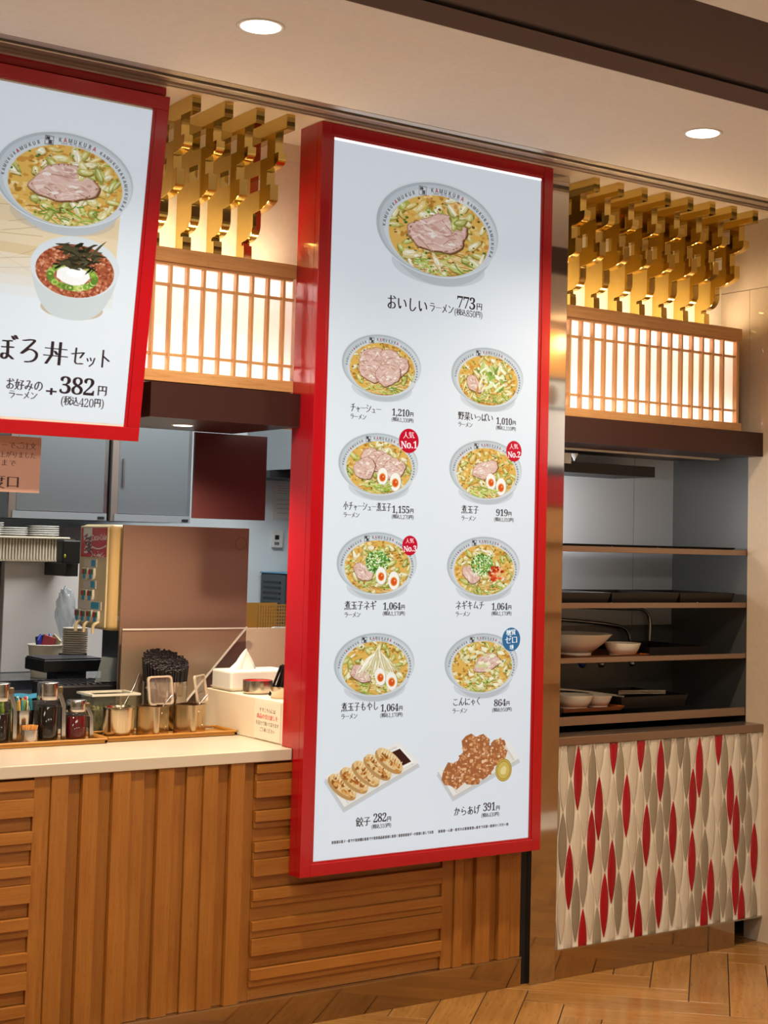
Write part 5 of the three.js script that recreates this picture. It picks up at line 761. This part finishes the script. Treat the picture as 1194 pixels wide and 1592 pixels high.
{
  const o = thing('tissue_box', 'white tissue box with a tissue standing up', 'tissue box', [2.68, 1.0285, -0.54]); part(o, 'box_body', bx(2.562, 2.81, 1.0285, 1.10, -0.625, -0.475, 0.010, 3), mWhite); part(o, 'base_groove', bx(2.560, 2.812, 1.036, 1.040, -0.627, -0.473), mPlastic);
  const g = new THREE.ConeGeometry(0.045, 0.075, 14, 8, true), p = g.attributes.position; for (let i = 0; i < p.count; i++) { const a = Math.atan2(p.getZ(i), p.getX(i)), y = p.getY(i) + 0.0375, k = 1 + 0.32 * Math.sin(a * 3 + y * 30) + 0.1 * Math.sin(a * 7); p.setX(i, p.getX(i) * k + y * 0.25); p.setZ(i, p.getZ(i) * k * 0.45); } g.computeVertexNormals(); g.translate(2.64, 1.137, -0.55); part(o, 'tissue', g, new THREE.MeshPhysicalMaterial({ color: 0xf4ede4, roughness: 0.9, side: THREE.DoubleSide }));
  const m1 = std(0xc9c0ae, 0.2, 1); const a = thing('low_pot', 'low steel pot with red lining on the white block', 'pot', [2.625, 1.0285, -0.39]); part(a, 'pot_wall', lathe([[0.001, 0], [0.049, 0], [0.053, 0.008], [0.053, 0.046], [0.05, 0.046], [0.049, 0.006], [0.001, 0.006]], 2.625, 1.0285, -0.395), m1); part(a, 'red_lining', lathe([[0.001, 0.034], [0.0485, 0.034], [0.0485, 0.045], [0.047, 0.045], [0.046, 0.036], [0.001, 0.036]], 2.625, 1.0285, -0.395), std(0xb01818, 0.5));
  const b = thing('spoon_cup', 'steel cup of black plastic spoons at the edge of the white block', 'cup', [2.622, 1.0285, -0.2]); part(b, 'cup_wall', lathe([[0.001, 0], [0.036, 0], [0.041, 0.04], [0.039, 0.04], [0.034, 0.004], [0.001, 0.004]], 2.622, 1.0285, -0.22), m1); for (let i = 0; i < 9; i++) { const q = new RoundedBoxGeometry(0.010, 0.11, 0.004, 1, 0.0015); q.rotateZ(-0.32 + rr(-0.14, 0.14)); q.rotateX(rr(-0.15, 0.15)); q.translate(2.606 + i * 0.006, 1.0285 + 0.058, -0.235 + (i % 3) * 0.014); part(b, 'spoon_handle', q, mBlack); }
}
// ---------------------------------------------------------------- downlights
function downlight(x, y, z, r, label, color, power, angle) {
  const o = thing('downlight', label, 'downlight', [x, y, z]);
  part(o, 'trim_ring', lathe([[r * 0.86, 0.004], [r * 0.88, -0.002], [r * 1.02, -0.003], [r * 1.08, 0.0], [r * 1.0, 0.004]], x, y, z, 40), mCeil);
  part(o, 'lamp_disc', cyl(r * 0.87, r * 0.87, 0.003, x, y - 0.0032, z, 40), mLamp(1, 0.93, 0.82, 4.0), 'glowing white lamp');
  const l = new THREE.SpotLight(color, power, 0, angle, 0.6, 2); l.position.set(x, y - 0.012, z); l.target.position.set(x, 0, z); l.castShadow = true; l.shadow.radius = r * 0.87 / 0.02; l.name = 'downlight_beam'; scene.add(l, l.target);
}
for (const [i, x] of [0.28, 1.938, 3.602].entries()) downlight(x, 2.95, 0.768, 0.062, ['round ceiling downlight before the plain wall', 'round ceiling downlight above the serving counter', 'round ceiling downlight above the big menu sign'][i], WARM, 15, 1.2);
downlight(5.176, 2.95, 3.49, 0.062, 'round ceiling downlight across the concourse', WARM, 8, 1.15);
downlight(2.235, 1.936, -0.25, 0.035, 'small warm downlight under the beam over the counter', new THREE.Color(1, 0.74, 0.47), 4.2, 1.2);
for (const [x, z] of FILL_PANELS) { const o = thing('ceiling_light', 'added fill light panel on the unseen concourse ceiling', 'ceiling light', [x, 2.93, z], 'added fill light panels of the concourse ceiling'); part(o, 'lamp_frame', bx(x - 0.77, x + 0.77, 2.925, 2.95, z - 0.32, z + 0.32), mWhite); part(o, 'lamp_diffuser', bx(x - 0.75, x + 0.75, 2.922, 2.9255, z - 0.30, z + 0.30), mLamp(1, 0.9, 0.76, 1.0)); }  // fittings of the added fill panels, all out of view
{ const o = thing('ceiling_light', 'flat luminous panel of the kitchen ceiling', 'ceiling light', [2.9, 2.57, -1.25]); part(o, 'lamp_frame', bx(2.13, 3.67, 2.575, 2.60, -1.52, -0.98), mWhite); part(o, 'lamp_diffuser', bx(2.15, 3.65, 2.572, 2.5755, -1.5, -1.0), mLamp(0.9, 0.97, 1, 1.0)); }
// ---------------------------------------------------------------- the shop front across the concourse, seen in the polished pillar
{
  const z = 2.9, mWarmWall = std(0xb88a4c, 0.7);
  struct('wall_opposite', bx(5.55, 8, 0, 2.95, z, 3.6), mWarmWall, 'warm plaster wall of the shop across the concourse');
  solo('wood_wainscot', grain(bx(5.56, 7.9, 0, 1.80, z - 0.06, z - 0.002), 'y', 1), mPale[1], 'wooden wainscot of the shop across the concourse', 'wainscot');
  for (let i = 0; i < 3; i++) solo('wainscot_rail', grain(bx(5.56, 7.9, 1.60 - i * 0.42, 1.66 - i * 0.42, z - 0.08, z - 0.0605), 'x', 1), mPale[0], ['upper', 'middle', 'lower'][i] + ' pale rail on the wainscot across the concourse', 'rail');
  solo('red_banner', bx(5.6, 7.5, 1.82, 2.0, z - 0.03, z - 0.003), std(0xb01a24, 0.6), 'red cloth band above the wainscot across the concourse', 'banner');
  solo('dark_band', bx(5.6, 7.5, 2.0, 2.06, z - 0.03, z - 0.003), std(0x28283a, 0.6), 'dark band over the red cloth across the concourse', 'band');
  solo('white_banner', bx(5.6, 7.5, 2.06, 2.40, z - 0.03, z - 0.003), std(0xe2e6ea, 0.6), 'white shop banner across the concourse', 'banner');
  { const o = thing('portrait_poster', 'dark framed portrait poster above the white banner across the concourse', 'poster', [5.95, 2.40, z]); part(o, 'poster_frame', bx(5.75, 6.2, 2.405, 2.60, z - 0.03, z - 0.003), mDark); part(o, 'poster_sheet', bx(5.80, 6.02, 2.415, 2.575, z - 0.034, z - 0.030), std(0xc8d0d0, 0.5)); part(o, 'poster_head', new THREE.SphereGeometry(0.055, 16, 12).scale(0.8, 1.15, 0.06).translate(5.90, 2.49, z - 0.035), std(0x8a6a54, 0.6)); }
  { const o = thing('wall_lamp', 'warm glowing wall lamp across the concourse', 'wall lamp', [5.92, 2.78, z - 0.1]); part(o, 'lamp_arm', tube([[6.02, 2.80, z], [6.0, 2.88, z - 0.06], [5.95, 2.87, z - 0.1], [5.92, 2.83, z - 0.1]], 0.006, 16), mBrown); part(o, 'lamp_bulb', new THREE.SphereGeometry(0.04, 16, 12).translate(5.92, 2.80, z - 0.1), mLamp(1, 0.72, 0.38, 4)); const l = new THREE.PointLight(new THREE.Color(1, 0.65, 0.32), 0.35, 0, 2); l.position.set(5.92, 2.80, z - 0.1); l.castShadow = true; scene.add(l); }
  for (let i = 0; i < 2; i++) solo('cornice_roll', new THREE.CylinderGeometry(0.012, 0.012, 2.4, 10).rotateZ(Math.PI / 2).translate(6.75, 2.925 - i * 0.03, z - 0.015), mBrown, ['upper', 'lower'][i] + ' round moulding under the ceiling across the concourse', 'moulding');
}
renderer.render(scene, camera);
